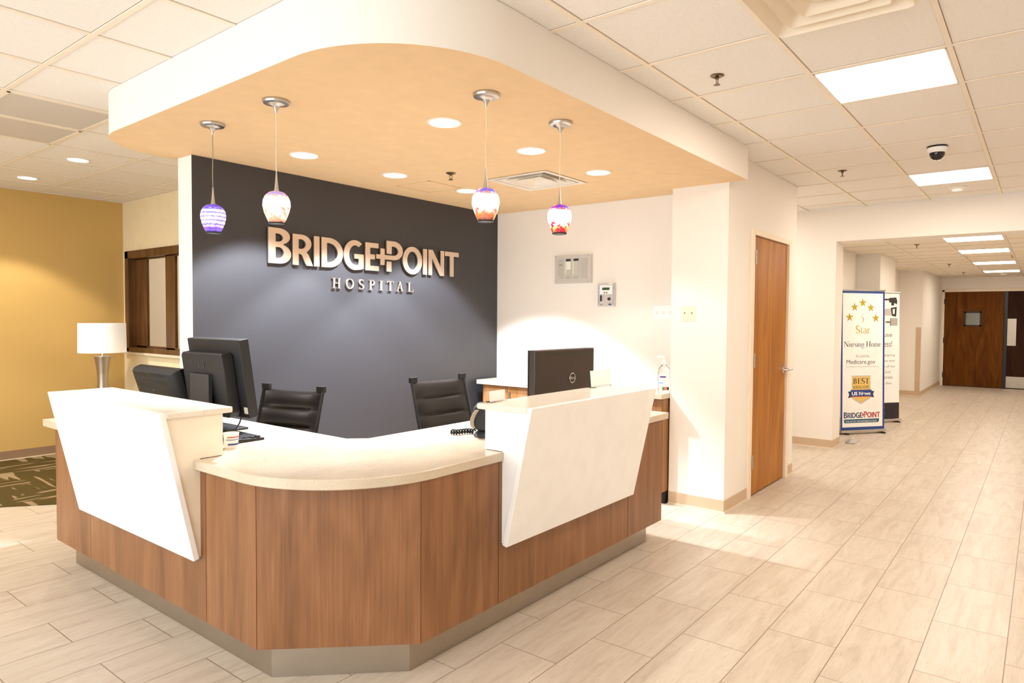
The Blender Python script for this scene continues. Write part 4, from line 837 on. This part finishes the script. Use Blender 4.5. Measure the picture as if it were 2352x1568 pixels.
sprinkler(10.25, 1.345, HC, 'sprinkler head in the corridor ceiling, nearest one past the beam')
sprinkler(14.07, 1.345, HC, 'sprinkler head in the middle of the corridor ceiling')
sprinkler(16.6, 1.335, HC, 'farthest sprinkler head in the corridor ceiling')
t = thing('dome_camera', (5.92, 0.662, H2), 'white and black dome security camera on the lobby ceiling', 'security camera')
MB().lathe([(0.0, -.001), (0.066, -.001), (0.067, -.012), (0.0, -.012)], n=36, caps=False).build('mount_plate', M_['black'], t, smooth=True)
MB().lathe([(0.0, -.0125), (0.066, -.0125), (0.067, -.024), (0.058, -.048), (0.046, -.050)], n=36, caps=False).build('housing', M_['paper'], t, smooth=True)
MB().lathe([(0.050, -.048), (0.049, -.066), (0.040, -.086), (0.022, -.100), (0.0, -.104)], n=32, caps=False).build('dome', plain('smoked_dome', (16, 15, 18), 0.1), t, smooth=True)
b = MB()
for k in range(16):
    a = 2*math.pi*k/16; b.lathe([(0.0015, 0), (0.0015, 0.002)], (0.046*math.cos(a), 0.046*math.sin(a), -.078), 6)
b.build('infrared_led', M_['grey'], t)
t = thing('smoke_detector', (7.83, 0.70, H2), 'white smoke detector on the lobby ceiling next to the beam', 'smoke detector')
MB().lathe([(0.0, -.001), (0.078, -.001), (0.078, -.010), (0.060, -.018), (0.0, -.018)], n=36, caps=False).build('mount_plate', M_['warmwhite'], t, smooth=True)
b = MB(); b.lathe([(0.0, -.0185), (0.050, -.0185), (0.048, -.030), (0.038, -.042), (0.0, -.046)], n=32, caps=False); b.build('sensor_head', M_['paper'], t, smooth=True)
t = thing('smoke_detector', (17.3, 0.705, HC), 'small white smoke detector at the far end of the corridor ceiling', 'smoke detector')
MB().lathe([(0.0, -.001), (0.07, -.001), (0.07, -.012), (0.045, -.035), (0.0, -.038)], n=28, caps=False).build('sensor_head', M_['paper'], t, smooth=True)

# ---------------------------------------------------------------- chairs
def chair(loc, rz, lab, top=1.08, wdt=0.48):
    t = thing('office_chair', loc, lab, 'chair', 'black ribbed office chairs behind the desk', rz)
    # local: faces +x ; back at -x
    zs = 0.47; half = wdt/2
    def backx(z): return -0.24 - 0.16*((z-zs)/(top-zs))
    nrib = 5; rib = (top-0.03-zs)/nrib
    def pad(name, path, ribs, hw):
        """ribbed sling pad: path(s)->(x,z) s 0..1, bulging between seams"""
        NS = ribs*10; NY = 12; F, B = [], []
        for i in range(NS+1):
            s = i/NS; x, z = path(s); x2, z2 = path(min(1, s+0.01)); x1, z1 = path(max(0, s-0.01)); d = Vector((x2-x1, z2-z1)).normalized(); n = Vector((d.y, -d.x))
            bulge = 0.016*abs(math.sin(math.pi*s*ribs))**0.5
            rf, rb = [], []
            for j in range(NY+1):
                v = -1+2*j/NY; sag = 0.030*(1-v*v); e = (1-abs(v)**6)
                off = (0.008+bulge)*e + 0.002
                rf.append((x + n.x*(off-sag), v*hw, z + n.y*(off-sag))); rb.append((x - n.x*(0.006*e+0.002+sag), v*hw, z - n.y*(0.006*e+0.002+sag)))
            F.append(rf); B.append(rb)
        b = MB(); b.grid(F); b.grid([r[::-1] for r in B])
        for a, c in ((F[0], B[0]), (F[-1], B[-1])): b.grid([a, c])
        b.grid([[r[0] for r in F], [r[0] for r in B]]); b.grid([[r[-1] for r in F], [r[-1] for r in B]])
        bmesh.ops.remove_doubles(b.bm, verts=b.bm.verts, dist=0.0004)
        return b.build(name, M_['leather'], t, smooth=True)
    pad('backrest', lambda s: (backx(zs+0.03+s*(top-0.04-zs)) , zs+0.03+s*(top-0.04-zs)), nrib, half-0.012)
    pad('seat', lambda s: (0.25-s*0.49, zs+0.005-0.02*s - (0.06*(1-s*8)**2 if s < .125 else 0)), 5, half-0.012)
    for sy in (-1, 1):
        y = sy*half
        b = MB(); b.tube([(0.27, y, zs-0.04), (0.24, y, zs-0.002), (0.10, y, zs-0.012), (-0.18, y, zs-0.02), (backx(zs+0.02)+.005, y, zs+0.02), (backx(0.8), y, 0.8), (backx(top), y, top+0.006)], [0.010]*7, 8)
        b.box(backx(top)-0.012, backx(top)+0.012, y-(0.045 if sy > 0 else 0.012), y+(0.012 if sy > 0 else 0.045), top-0.014, top+0.022)
        b.build('side_rail', M_['black'], t, smooth=True)
        b = MB(); b.tube([(0.12, y, zs-0.01), (0.13, y+sy*0.045, zs+0.05), (0.12, y+sy*0.05, zs+0.19), (0.0, y+sy*0.05, zs+0.21), (-0.16, y+sy*0.045, zs+0.20), (backx(zs+.18), y, zs+0.18)], 0.010, 8); b.build('armrest', M_['black'], t, smooth=True)
    b = MB(); b.box(-0.12, 0.10, -half+.01, half-.01, zs-0.055, zs-0.035); b.build('seat_plate', M_['black'], t)
    MB().lathe([(0.0, 0.12), (0.03, 0.12), (0.03, 0.28), (0.018, 0.285), (0.018, zs-0.05), (0, zs-0.05)], n=20, caps=False).build('gas_column', M_['chrome'], t, smooth=True)
    for k in range(5):
        a = R_(72*k+15); c_, s_ = math.cos(a), math.sin(a)
        leg = MB().tube([(0.0, 0.0, 0.14), (0.16*c_, 0.16*s_, 0.12), (0.29*c_, 0.29*s_, 0.085)], [0.024, 0.018, 0.012], 8).build('leg', M_['chrome'], t, smooth=True)
        b = MB(); ca = (0.29*c_, 0.29*s_, 0.0285)
        b.lathe([(0.0, -0.022), (0.024, -0.022), (0.028, -0.016), (0.028, -0.004), (0.0, -0.004)], (0, 0, 0), 18, axis='y', caps=False); b.lathe([(0.0, 0.004), (0.028, 0.004), (0.028, 0.016), (0.024, 0.022), (0.0, 0.022)], (0, 0, 0), 18, axis='y', caps=False)
        b.box(-0.012, 0.012, -0.004, 0.004, 0, 0.05); b.xf(Matrix.Translation(ca) @ Matrix.Rotation(a, 4, 'Z')); b.build('caster', M_['black'], leg, smooth=True)
    return t
# chair at the left wing, facing the left ledge (towards -x); its top rail at x~2.46,y~3.65
chair((2.46-0.40*0.97, 3.655-0.40*0.24, 0), R_(180+13.5), 'black ribbed leather chair behind the left wing of the desk, beside the tall black monitor', 1.055, 0.47)
chair((3.38, 3.315-0.40, 0), R_(-90-2), 'black ribbed leather chair behind the desk corner, left of the telephone', 1.075, 0.50)

# ---------------------------------------------------------------- monitors
def tilt(o, ax, a): o.rotation_euler[ax] += a
# tall all-in-one (back towards the viewer)
t = thing('monitor', (2.00, 3.585, 0.8705), 'tall black monitor seen from behind with a thick stand column, right of the smaller monitor', 'monitor', 'monitors on the reception desk', R_(0))
g = MB().box(-0.035, 0.020, -0.275, 0.275, 0.09, 0.512)
TM = Matrix.Translation((0, 0, 0.07)) @ Matrix.Rotation(R_(-8), 4, 'Y') @ Matrix.Translation((0, 0, -0.07))
g.xf(TM); g.build('screen_frame', M_['blackmatte'], t, bevel=0.004)
g = MB().box(0.0205, 0.0225, -0.255, 0.255, 0.12, 0.49); g.xf(TM); g.build('screen', plain('dark_screen', (14, 14, 18), 0.15), t)
g = MB().prism([(-0.20, 0.10), (0.20, 0.10), (0.22, 0.13), (0.22, 0.43), (0.20, 0.445), (-0.20, 0.445), (-0.22, 0.43), (-0.22, 0.13)], 'x', -0.10, -0.0355)
bb = g; bb.xf(Matrix.Translation((0, 0.02, 0))); bb.xf(TM); rear = bb.build('rear_housing', M_['blackmatte'], t, bevel=0.006)
b = MB(); 
for k in range(3): b.box(-0.1025, -0.1003, 0.015+k*0.022-0.02, 0.031+k*0.022-0.02, 0.365, 0.395)
b.xf(TM); b.build('badge', M_['darkgrey'], t)
g = MB().box(-0.13, -0.155, -0.07, 0.13, 0.012, 0.315); g.build('stand_column', M_['darkgrey'], t, bevel=0.004)
MB().box(-0.1295, -0.102, -0.065, 0.125, 0.20, 0.31).build('hinge_block', M_['black'], t)
MB().box(-0.19, 0.06, -0.10, 0.18, 0.0, 0.0115).build('foot', M_['black'], t, bevel=0.003)
b = MB(); b.lathe([(0.0, -0.008), (0.008, -0.008), (0.012, 0.004), (0.0, 0.004)], (-0.108, -0.09, 0.31), 14, axis='x', caps=False); b.build('port_cap', M_['chrome'], t, smooth=True)
g = MB().box(-0.0365, -0.0353, -0.27, -0.235, 0.115, 0.15); g.xf(TM); g.build('sticker', M_['paper'], t)
MB().tube([(-0.03, -0.20, 0.115), (-0.06, -0.215, 0.06), (-0.085, -0.21, 0.02), (-0.10, -0.19, 0.006), (-0.12, -0.17, 0.006)], 0.004, 8).build('cable', M_['black'], t, smooth=True)
# smaller monitor, leaning back
t = thing('monitor', (1.93, 4.12, 0.8705), 'small black monitor seen from behind with vent slots and white sticker, nearest the table lamp', 'monitor', 'monitors on the reception desk', R_(0))
TM = Matrix.Translation((0, 0, 0.10)) @ Matrix.Rotation(R_(-17), 4, 'Y') @ Matrix.Translation((0, 0, -0.10))
g = MB().box(-0.012, 0.02, -0.272, 0.272, 0.02, 0.335); g.xf(TM); g.build('screen_frame', M_['black'], t, bevel=0.004)
g = MB().box(0.0205, 0.0215, -0.25, 0.25, 0.04, 0.315); g.xf(TM); g.build('screen', plain('dark_screen_b', (14, 14, 18), 0.15), t)
NX = 10; b = MB(); rows = []
for (xx, s, zlo, zhi) in ((-0.0125, 1.0, 0.022, 0.333), (-0.030, 0.985, 0.026, 0.330), (-0.050, 0.93, 0.035, 0.318), (-0.060, 0.84, 0.05, 0.275), (-0.062, 0.6, 0.08, 0.24)):
    y = 0.27*s; rows.append([(xx, -y, zlo), (xx, y, zlo), (xx, y, zhi), (xx, -y, zhi), (xx, -y, zlo)])
b.grid(rows); b._face([b.bm.verts.new(p) for p in rows[-1][:4]]); b.xf(TM); b.build('rear_shell', M_['blackmatte'], t, smooth=True)
b = MB()
for k in range(4): b.box(-0.0555-k*0.0012, -0.046, -0.21, 0.035, 0.302-k*0.008, 0.305-k*0.008); b.box(-0.0555-k*0.0012, -0.046, 0.075, 0.21, 0.302-k*0.008, 0.305-k*0.008)
b.xf(TM); b.build('vent_slot', M_['darkgrey'], t)
b = MB()
for y in (0.10, 0.01): b.lathe([(0.004, -0.0645), (0.004, -0.060)], (0, y, 0.215), 10, axis='x')
b.xf(TM); b.build('screw', M_['chrome'], t)
g = MB().box(-0.0645, -0.0625, 0.015, 0.075, 0.11, 0.155); g.xf(TM); g.build('sticker', M_['paper'], t)
b = MB(); b.box(-0.07, -0.03, -0.05, 0.05, 0.010, 0.12); b.build('stand_column', M_['black'], t, bevel=0.004)
MB().box(-0.12, 0.06, -0.13, 0.13, 0.0, 0.0098).build('foot', M_['black'], t, bevel=0.003)
# monitor on the right wing
t = thing('monitor', (3.56, 2.39, 0.8705), 'black widescreen monitor with a round silver badge on its back, behind the right ledge', 'monitor', 'monitors on the reception desk', R_(-1))
bronze = plain('brushed_dark_bronze', (58, 46, 38), 0.38, 0.3)
MB().box(-0.325, 0.325, -0.03, 0.018, 0.065, 0.437).build('rear_shell', bronze, t, bevel=0.006)
MB().box(-0.325, 0.325, 0.0182, 0.0265, 0.065, 0.437).build('screen_frame', M_['black'], t, bevel=0.002)
MB().box(-0.31, 0.31, 0.0268, 0.028, 0.09, 0.425).build('screen', plain('dark_screen_c', (14, 14, 18), 0.15), t)
MB().box(-0.20, 0.27, -0.0325, -0.0305, 0.405, 0.412).build('vent_slot', M_['ink'], t)
b = MB(); cx, cz = 0.065, 0.252
pts = [(cx+0.030*math.cos(2*math.pi*k/32), -0.033, cz+0.030*math.sin(2*math.pi*k/32)) for k in range(33)]; b.tube(pts, 0.0028, 8, caps=False)
me = text_w('DELL', 0.044, 0.015, 0, -0.0075, 0.002, bold=0.03); b.mesh_in(me, Matrix.Translation((cx, -0.0325, cz)) @ Matrix.Rotation(R_(90), 4, 'X'), 0); b.build('badge', M_['nickel'], t, smooth=False, recalc=False)
MB().box(-0.045, 0.045, -0.075, -0.031, 0.010, 0.15).build('stand_column', M_['black'], t, bevel=0.004)
MB().box(-0.12, 0.12, -0.13, 0.07, 0.0, 0.0098).build('foot', M_['black'], t, bevel=0.003)

# card holders on the right ledge
def card(x, y, w_, h, lab, lean=6):
    t = thing('card_holder', (x, y, 1.0905), lab, 'card holder', 'card holders on the right ledge', R_(0))
    g = MB().box(-w_/2, w_/2, -0.002, 0.002, 0.004, h); g.xf(Matrix.Rotation(R_(-lean), 4, 'X')); g.build('card', M_['paper'], t)
    MB().box(-w_/2, w_/2, -0.012, 0.03, 0.0, 0.0035).build('foot', M_['clear'], t)
card(2.565, 2.10, 0.115, 0.055, 'small white card holder on the right ledge, above the telephone')
card(3.555, 2.10, 0.23, 0.10, 'wide white sign holder on the right ledge, overlapping the edge of the dark monitor')

# telephone behind the right ledge
t = thing('telephone', (2.655, 2.365, 0.8705), 'black desk telephone with a handset and coiled cord, half hidden behind the right ledge', 'telephone', rz=R_(-51.8))
hull = [(0.033, 0.163), (0.018, 0.146), (0.006, 0.118), (0.0, 0.090), (0.002, 0.066), (0.010, 0.052), (0.040, 0.040), (0.070, 0.034), (0.13, 0.034), (0.15, 0.05), (0.15, 0.14), (0.10, 0.165), (0.055, 0.170)]
b = MB(); b.prism(hull[::-1], 'y', 0.0, 0.17); b.build('phone_body', M_['black'], t, bevel=0.006)
b = MB(); b.lathe([(0.0, 0), (0.078, 0), (0.080, 0.006), (0.072, 0.018), (0.050, 0.0335), (0.0, 0.0335)], (0.098, 0.055, 0), 28, caps=False); b.build('foot', M_['darkgrey'], t, smooth=True)
b = MB(); band = [(0.030, 0.148), (0.016, 0.128), (0.006, 0.105), (0.0015, 0.085), (0.004, 0.066), (0.012, 0.054)]
b.prism(band + [(x+0.022, z-0.002) for x, z in band[::-1]], 'y', -0.016, -0.0005); b.build('handset', M_['tan'], t, bevel=0.005)
b = MB(); b.lathe([(0.0, -0.004), (0.003, -0.004), (0.003, -0.0003), (0.0, -0.0003)], (0.042, 0, 0.134), 10, axis='y', caps=False); b.build('screw', M_['ink'], t)
b = MB(); pts = []
for i in range(240):
    s = i/239; th = s*2*math.pi*9; x = 0.02-0.125*s; y = 0.10+0.02*math.sin(s*6); pts.append((x+0.009*math.cos(th)*0.7, y+0.009*math.cos(th)*0.7, 0.0155+0.011*math.sin(th)))
b.tube(pts, 0.0042, 6); b.build('coiled_cord', M_['blackmatte'], t, smooth=True)

# small things beside the left ledge
t = thing('paper_cup', (1.715, 3.055, 0.8705), 'white printed paper tub on the worktop, touching the left ledge', 'cup')
MB().lathe([(0.0, 0), (0.030, 0), (0.035, 0.068), (0.037, 0.070), (0.035, 0.072), (0.033, 0.066), (0.0, 0.066)], n=28, caps=False).build('cup_body', M_['paper'], t, smooth=True)
b = MB(); curved(b, 0.0362, 200, 330, 0.040, 0.0425, 0); curved(b, 0.0366, 210, 320, 0.052, 0.056, 1); curved(b, 0.0345, 215, 320, 0.016, 0.023, 0)
b.build('print', [M_['blueprint'], M_['red']], t, recalc=False)
t = thing('keyboard', (1.86, 3.245, 0.8705), 'slim black keyboard on the worktop below the tall monitor', 'keyboard', rz=R_(90))
b = MB().prism([(-0.075, 0), (0.075, 0), (0.075, 0.020), (-0.075, 0.012)], 'x', -0.12, 0.12); b.build('key_tray', M_['black'], t, bevel=0.003)
b = MB()
for r in range(4):
    for c in range(12): b.box(-0.115+c*0.019, -0.099+c*0.019, -0.055+r*0.03, -0.033+r*0.03, 0.016, 0.0235)
b.build('keys', M_['darkgrey'], t)

# ---------------------------------------------------------------- table lamp in the lounge
t = thing('side_table', (2.98, 7.88, 0), 'small dark side table carrying the lamp in the lounge corner', 'table')
MB().lathe([(0.0, 0.575), (0.28, 0.575), (0.28, 0.60), (0.0, 0.60)], n=36, caps=False).build('tabletop', M_['wooddark'], t)
for a in (45, 135, 225, 315): MB().tube([(0.2*math.cos(R_(a)), 0.2*math.sin(R_(a)), 0.574), (0.22*math.cos(R_(a)), 0.22*math.sin(R_(a)), 0.007)], 0.017, 10).build('leg', M_['wooddark'], t, smooth=True)
t = thing('table_lamp', (2.98, 7.88, 0.6005), 'table lamp with white drum shade and hourglass silver body in the lounge corner', 'lamp')
MB().lathe([(0.0, 0), (0.085, 0), (0.085, 0.012), (0.070, 0.03), (0.055, 0.12), (0.050, 0.20), (0.054, 0.30), (0.070, 0.42), (0.078, 0.46), (0.072, 0.468), (0.0, 0.468)], n=36, caps=False).build('lamp_body', M_['steel'], t, smooth=True)
MB().lathe([(0.0, 0.468), (0.012, 0.468), (0.012, 0.52), (0.0, 0.52)], n=14, caps=False).build('neck', M_['chrome'], t, smooth=True)
sh = MB().lathe([(0.222, 0.505), (0.226, 0.505), (0.222, 0.815), (0.218, 0.815)], n=48, caps=False).build('lamp_shade', M_['shade'], t, smooth=True)
b = MB()
for a in (0, 120, 240): b.tube([(0, 0, 0.80), (0.219*math.cos(R_(a)), 0.219*math.sin(R_(a)), 0.80)], 0.0025, 6)
b.lathe([(0.0, 0.79), (0.01, 0.79), (0.01, 0.82), (0.0, 0.825)], n=10, caps=False); b.build('finial', M_['chrome'], t)

# ---------------------------------------------------------------- roll-up banners
def quad(b, x0, x1, y0, y1, z, mi): b.grid([[(x0, y0, z), (x1, y0, z)], [(x0, y1, z), (x1, y1, z)]], mi)
def polyf(b, pts, z, mi):
    b._face([b.bm.verts.new((x, y, z)) for x, y in pts], mi)
def star(cx, cy, r, rot=0):
    return [(cx + (r if k % 2 == 0 else r*0.40)*math.sin(R_(36*k+rot)), cy + (r if k % 2 == 0 else r*0.40)*math.cos(R_(36*k+rot))) for k in range(10)]
def banner(loc, rz, W, Hb, lab, front, mats, lean=1.5):
    t = thing('roll_up_banner', loc, lab, 'banner', 'standing banners in the corridor', rz)
    # local: x along width centred, -y towards viewer, z up
    b = MB(); b.box(-W/2-.01, W/2+.01, -0.035, 0.045, 0.018, 0.055); b.build('base', M_['nickel'], t, bevel=0.006)
    b = MB()
    for x in (-W/2+.05, W/2-.07): b.box(x, x+.03, -0.07, 0.08, 0.001, 0.0178)
    b.build('foot', M_['black'], t)
    b = MB(); b.tube([(0, 0.040, 0.05), (0, 0.075, Hb-0.03)], 0.008, 8); b.build('pole', M_['steel'], t, smooth=True)
    TL = Matrix.Translation((0, 0, 0.055)) @ Matrix.Rotation(R_(-lean), 4, 'X') @ Matrix.Rotation(R_(90), 4, 'X')
    b = MB(); b.box(-W/2-.012, W/2+.012, Hb-0.065, Hb-0.045, -0.008, 0.008); b.xf(TL); b.build('top_rail', M_['nickel'], t, bevel=0.002)
    b = MB(); b.box(-W/2, W/2, 0, Hb-0.066, -0.001, 0.0, 0); front(b); b.xf(TL); b.build('printed_panel', mats, t, recalc=False)
    return t
def front1(b):
    W, Hb = 0.70, 1.834
    quad(b, -W/2, W/2, 0, Hb, .0005, 1); quad(b, -W/2+.028, W/2-.028, .035, Hb-.03, .001, 0)
    Y = lambda f: Hb*(1-f)           # f = fraction from the top
    for cx, f in ((-.005, .085), (-.135, .117), (.125, .120), (-.215, .190), (.205, .195)):
        y = Y(f); polyf(b, star(cx, y, .062), .0014, 3)
        for k in range(5):
            a = R_(72*k); a2 = R_(72*k+36); polyf(b, [(cx, y), (cx+.060*math.sin(a), y+.060*math.cos(a)), (cx+.025*math.sin(a2), y+.025*math.cos(a2))], .0018, 4)
    serif_text(b, '5', -.01, Y(.222), .062, .100, .0012, .0016, 2)
    serif_text(b, 'Star', .0, Y(.306), .235, .105, .0012, .0016, 2)
    serif_text(b, 'Nursing Home', -.005, Y(.402), .600, .072, .0012, .0016, 5)
    serif_text(b, 'As rated by', -.005, Y(.478), .225, .036, .0012, .0016, 6)
    b.mesh_in(text_w('Medicare.gov', .46, .056, -.03, Y(.525)), Matrix.Translation((0, 0, .0014)), 5)
    b.mesh_in(text_w('The Official U.S. Government Site for Medicare', .52, .014, -.005, Y(.549)), Matrix.Translation((0, 0, .0014)), 6)
    c = -.025
    polyf(b, [(c-.150, Y(.61)), (c-.150, Y(.775)), (c, Y(.818)), (c+.150, Y(.775)), (c+.150, Y(.61))], .0011, 8)
    polyf(b, [(c-.138, Y(.618)), (c-.138, Y(.770)), (c, Y(.806)), (c+.138, Y(.770)), (c+.138, Y(.618))], .0013, 7)
    serif_text(b, 'BEST', c, Y(.669), .262, .072, .0014, .0018, 5)
    b.mesh_in(text_w('NURSING HOMES', .255, .043, c, Y(.705)), Matrix.Translation((0, 0, .0016)), 5)
    polyf(b, [(c-.21, Y(.724)), (c-.14, Y(.722)), (c-.14, Y(.765)), (c-.21, Y(.770)), (c-.19, Y(.747))], .0015, 9)
    polyf(b, [(c+.21, Y(.770)), (c+.14, Y(.765)), (c+.14, Y(.722)), (c+.21, Y(.724)), (c+.19, Y(.747))], .0015, 9)
    polyf(b, [(c-.168, Y(.759)), (c+.168, Y(.759)), (c+.168, Y(.713)), (c-.168, Y(.713))], .0018, 1)
    quad(b, c-.168, c+.168, Y(.763), Y(.759), .0018, 10)
    b.mesh_in(text_w('US News', .30, .045, c, Y(.751), bold=.03), Matrix.Translation((0, 0, .0021)), 0)
    # logo
    s = 0.58/1.99; y0 = Y(.915)
    for i, (nm, cs) in enumerate(wordmark()):
        me = curve_mesh(cs, 0.0); me.transform(Matrix.Diagonal((s, s*1.06, 1, 1))); b.mesh_in(me, Matrix.Translation((-.300, y0, .0014)), 9 if i < 6 else 10)
    polyf(b, [(-.295, Y(.924)), (.265, Y(.924)), (.265, Y(.943)), (.245, Y(.951)), (-.285, Y(.951)), (-.295, Y(.945))][::-1], .0013, 11)
    serif_text(b, 'SUB-ACUTE AND REHABILITATION', -.018, Y(.946), .50, .022, .0014, .0017, 0)
bm1 = [M_['paper'], M_['blueprint'], M_['gold'], M_['olive'], M_['yellowink'], M_['ink'], M_['inkgrey'], M_['goldlight'], M_['grey'], M_['navy'], M_['red'], M_['teal']]
d_ = Vector((10.188-9.626, 1.631-2.046)); rz1 = math.atan2(d_.y, d_.x)
banner((9.907+.02, 1.84+.03, 0), rz1, 0.70, 1.90, 'standing banner with blue border and five gold stars, nearer one in the corridor', front1, bm1)
def front2(b):
    W, Hb = 0.80, 1.844
    Y = lambda f: Hb*(1-f); quad(b, -W/2, W/2, 0, Hb, .0005, 0); quad(b, -W/2, W/2, 0, .235, .001, 3)
    R0 = W/2-.03
    # hammer, saw, brush prints
    quad(b, R0-.42, R0-.14, Y(.055), Y(.042), .0012, 1); polyf(b, [(R0-.16, Y(.035)), (R0-.16, Y(.070)), (R0-.05, Y(.078)), (R0-.02, Y(.088)), (R0-.01, Y(.06)), (R0-.03, Y(.03))], .0013, 1); quad(b, R0-.12, R0-.07, Y(.095), Y(.07), .0014, 1)
    polyf(b, [(R0-.60, Y(.135)), (R0-.60, Y(.165)), (R0-.12, Y(.178)), (R0-.12, Y(.12))], .0012, 4)
    b.grid([[(x, y, .0014) for x, y in ((R0-.13, Y(.115)), (R0-.02, Y(.105)), (R0-.03, Y(.185)), (R0-.11, Y(.178)), (R0-.13, Y(.115)))], [(x, y, .0014) for x, y in ((R0-.095, Y(.125)), (R0-.055, Y(.12)), (R0-.06, Y(.165)), (R0-.09, Y(.162)), (R0-.095, Y(.125)))]], 1)
    quad(b, R0-.22, R0-.13, Y(.235), Y(.222), .0012, 2)
    for k in range(7): quad(b, R0-.13, R0-.005, Y(.203+.0085*k), Y(.203+.0085*k-.005), .0013, 2)
    quad(b, R0-.14, R0-.125, Y(.258), Y(.198), .0014, 2)
    for txt, wd, hh, f in (('Please excuse', .66, .065, .345), ('our mess!', .42, .065, .425)):
        b.mesh_in(text_w(txt, wd, hh, R0-.10-wd/2, Y(f)), Matrix.Translation((0, 0, .0012)), 2)
    for txt, wd, f, ro in (('We are undergoing', .52, .50, .05), ('maintenance and', .47, .545, .06), ('the appearance of our', .60, .59, .04), ('patients, visitors, and', .58, .635, .13), ('we appreciate', .40, .68, .09), ('during this', .33, .725, .11)):
        b.mesh_in(text_w(txt, wd, .034, R0-ro-wd/2, Y(f)), Matrix.Translation((0, 0, .0012)), 2)
    s = 0.55/1.99
    for i, (nm, cs) in enumerate(wordmark()):
        me = curve_mesh(cs, 0.0); me.transform(Matrix.Diagonal((s, s, 1, 1))); b.mesh_in(me, Matrix.Translation((R0-.22-.55, .105, .0014)), 0 if i < 6 else 5)
    quad(b, R0-.75, R0-.22, .062, .092, .0014, 6)
banner((11.437-.4*d_.x/d_.length, 1.62-.4*d_.y/d_.length+.05, 0), rz1, 0.80, 1.91, 'white banner with tools and black bottom band, partly hidden behind the five star banner', front2, [M_['paper'], M_['ink'], M_['inkgrey'], M_['print_dark'], M_['grey'], M_['red'], M_['blueprint']])

# wall mounted sanitizer dispenser in the corridor recess
t = thing('soap_dispenser', (10.42, 2.28, 1.03), 'white wall dispenser on the corridor wall, left of the five star banner', 'dispenser')
MB().box(-0.06, 0.06, -0.10, -0.001, 0, 0.30).build('housing', M_['paper'], t, bevel=0.012)
MB().box(-0.062, -0.0605, -0.075, -0.06, 0.12, 0.26).build('level_window', M_['inkgrey'], t)
# clear tray on the floor beside the wall corner
t = thing('floor_tray', (9.15, 1.83, 0.0), 'small clear plastic tray on the tiles at the foot of the corridor wall corner', 'tray')
b = MB(); b.box(-0.16, 0.16, -0.05, 0.05, 0.001, 0.006); b.build('tray_base', M_['clear'], t)
b = MB(); b.box(-0.16, 0.16, 0.046, 0.05, 0.0065, 0.03); b.build('tray_lip', M_['clear'], t)
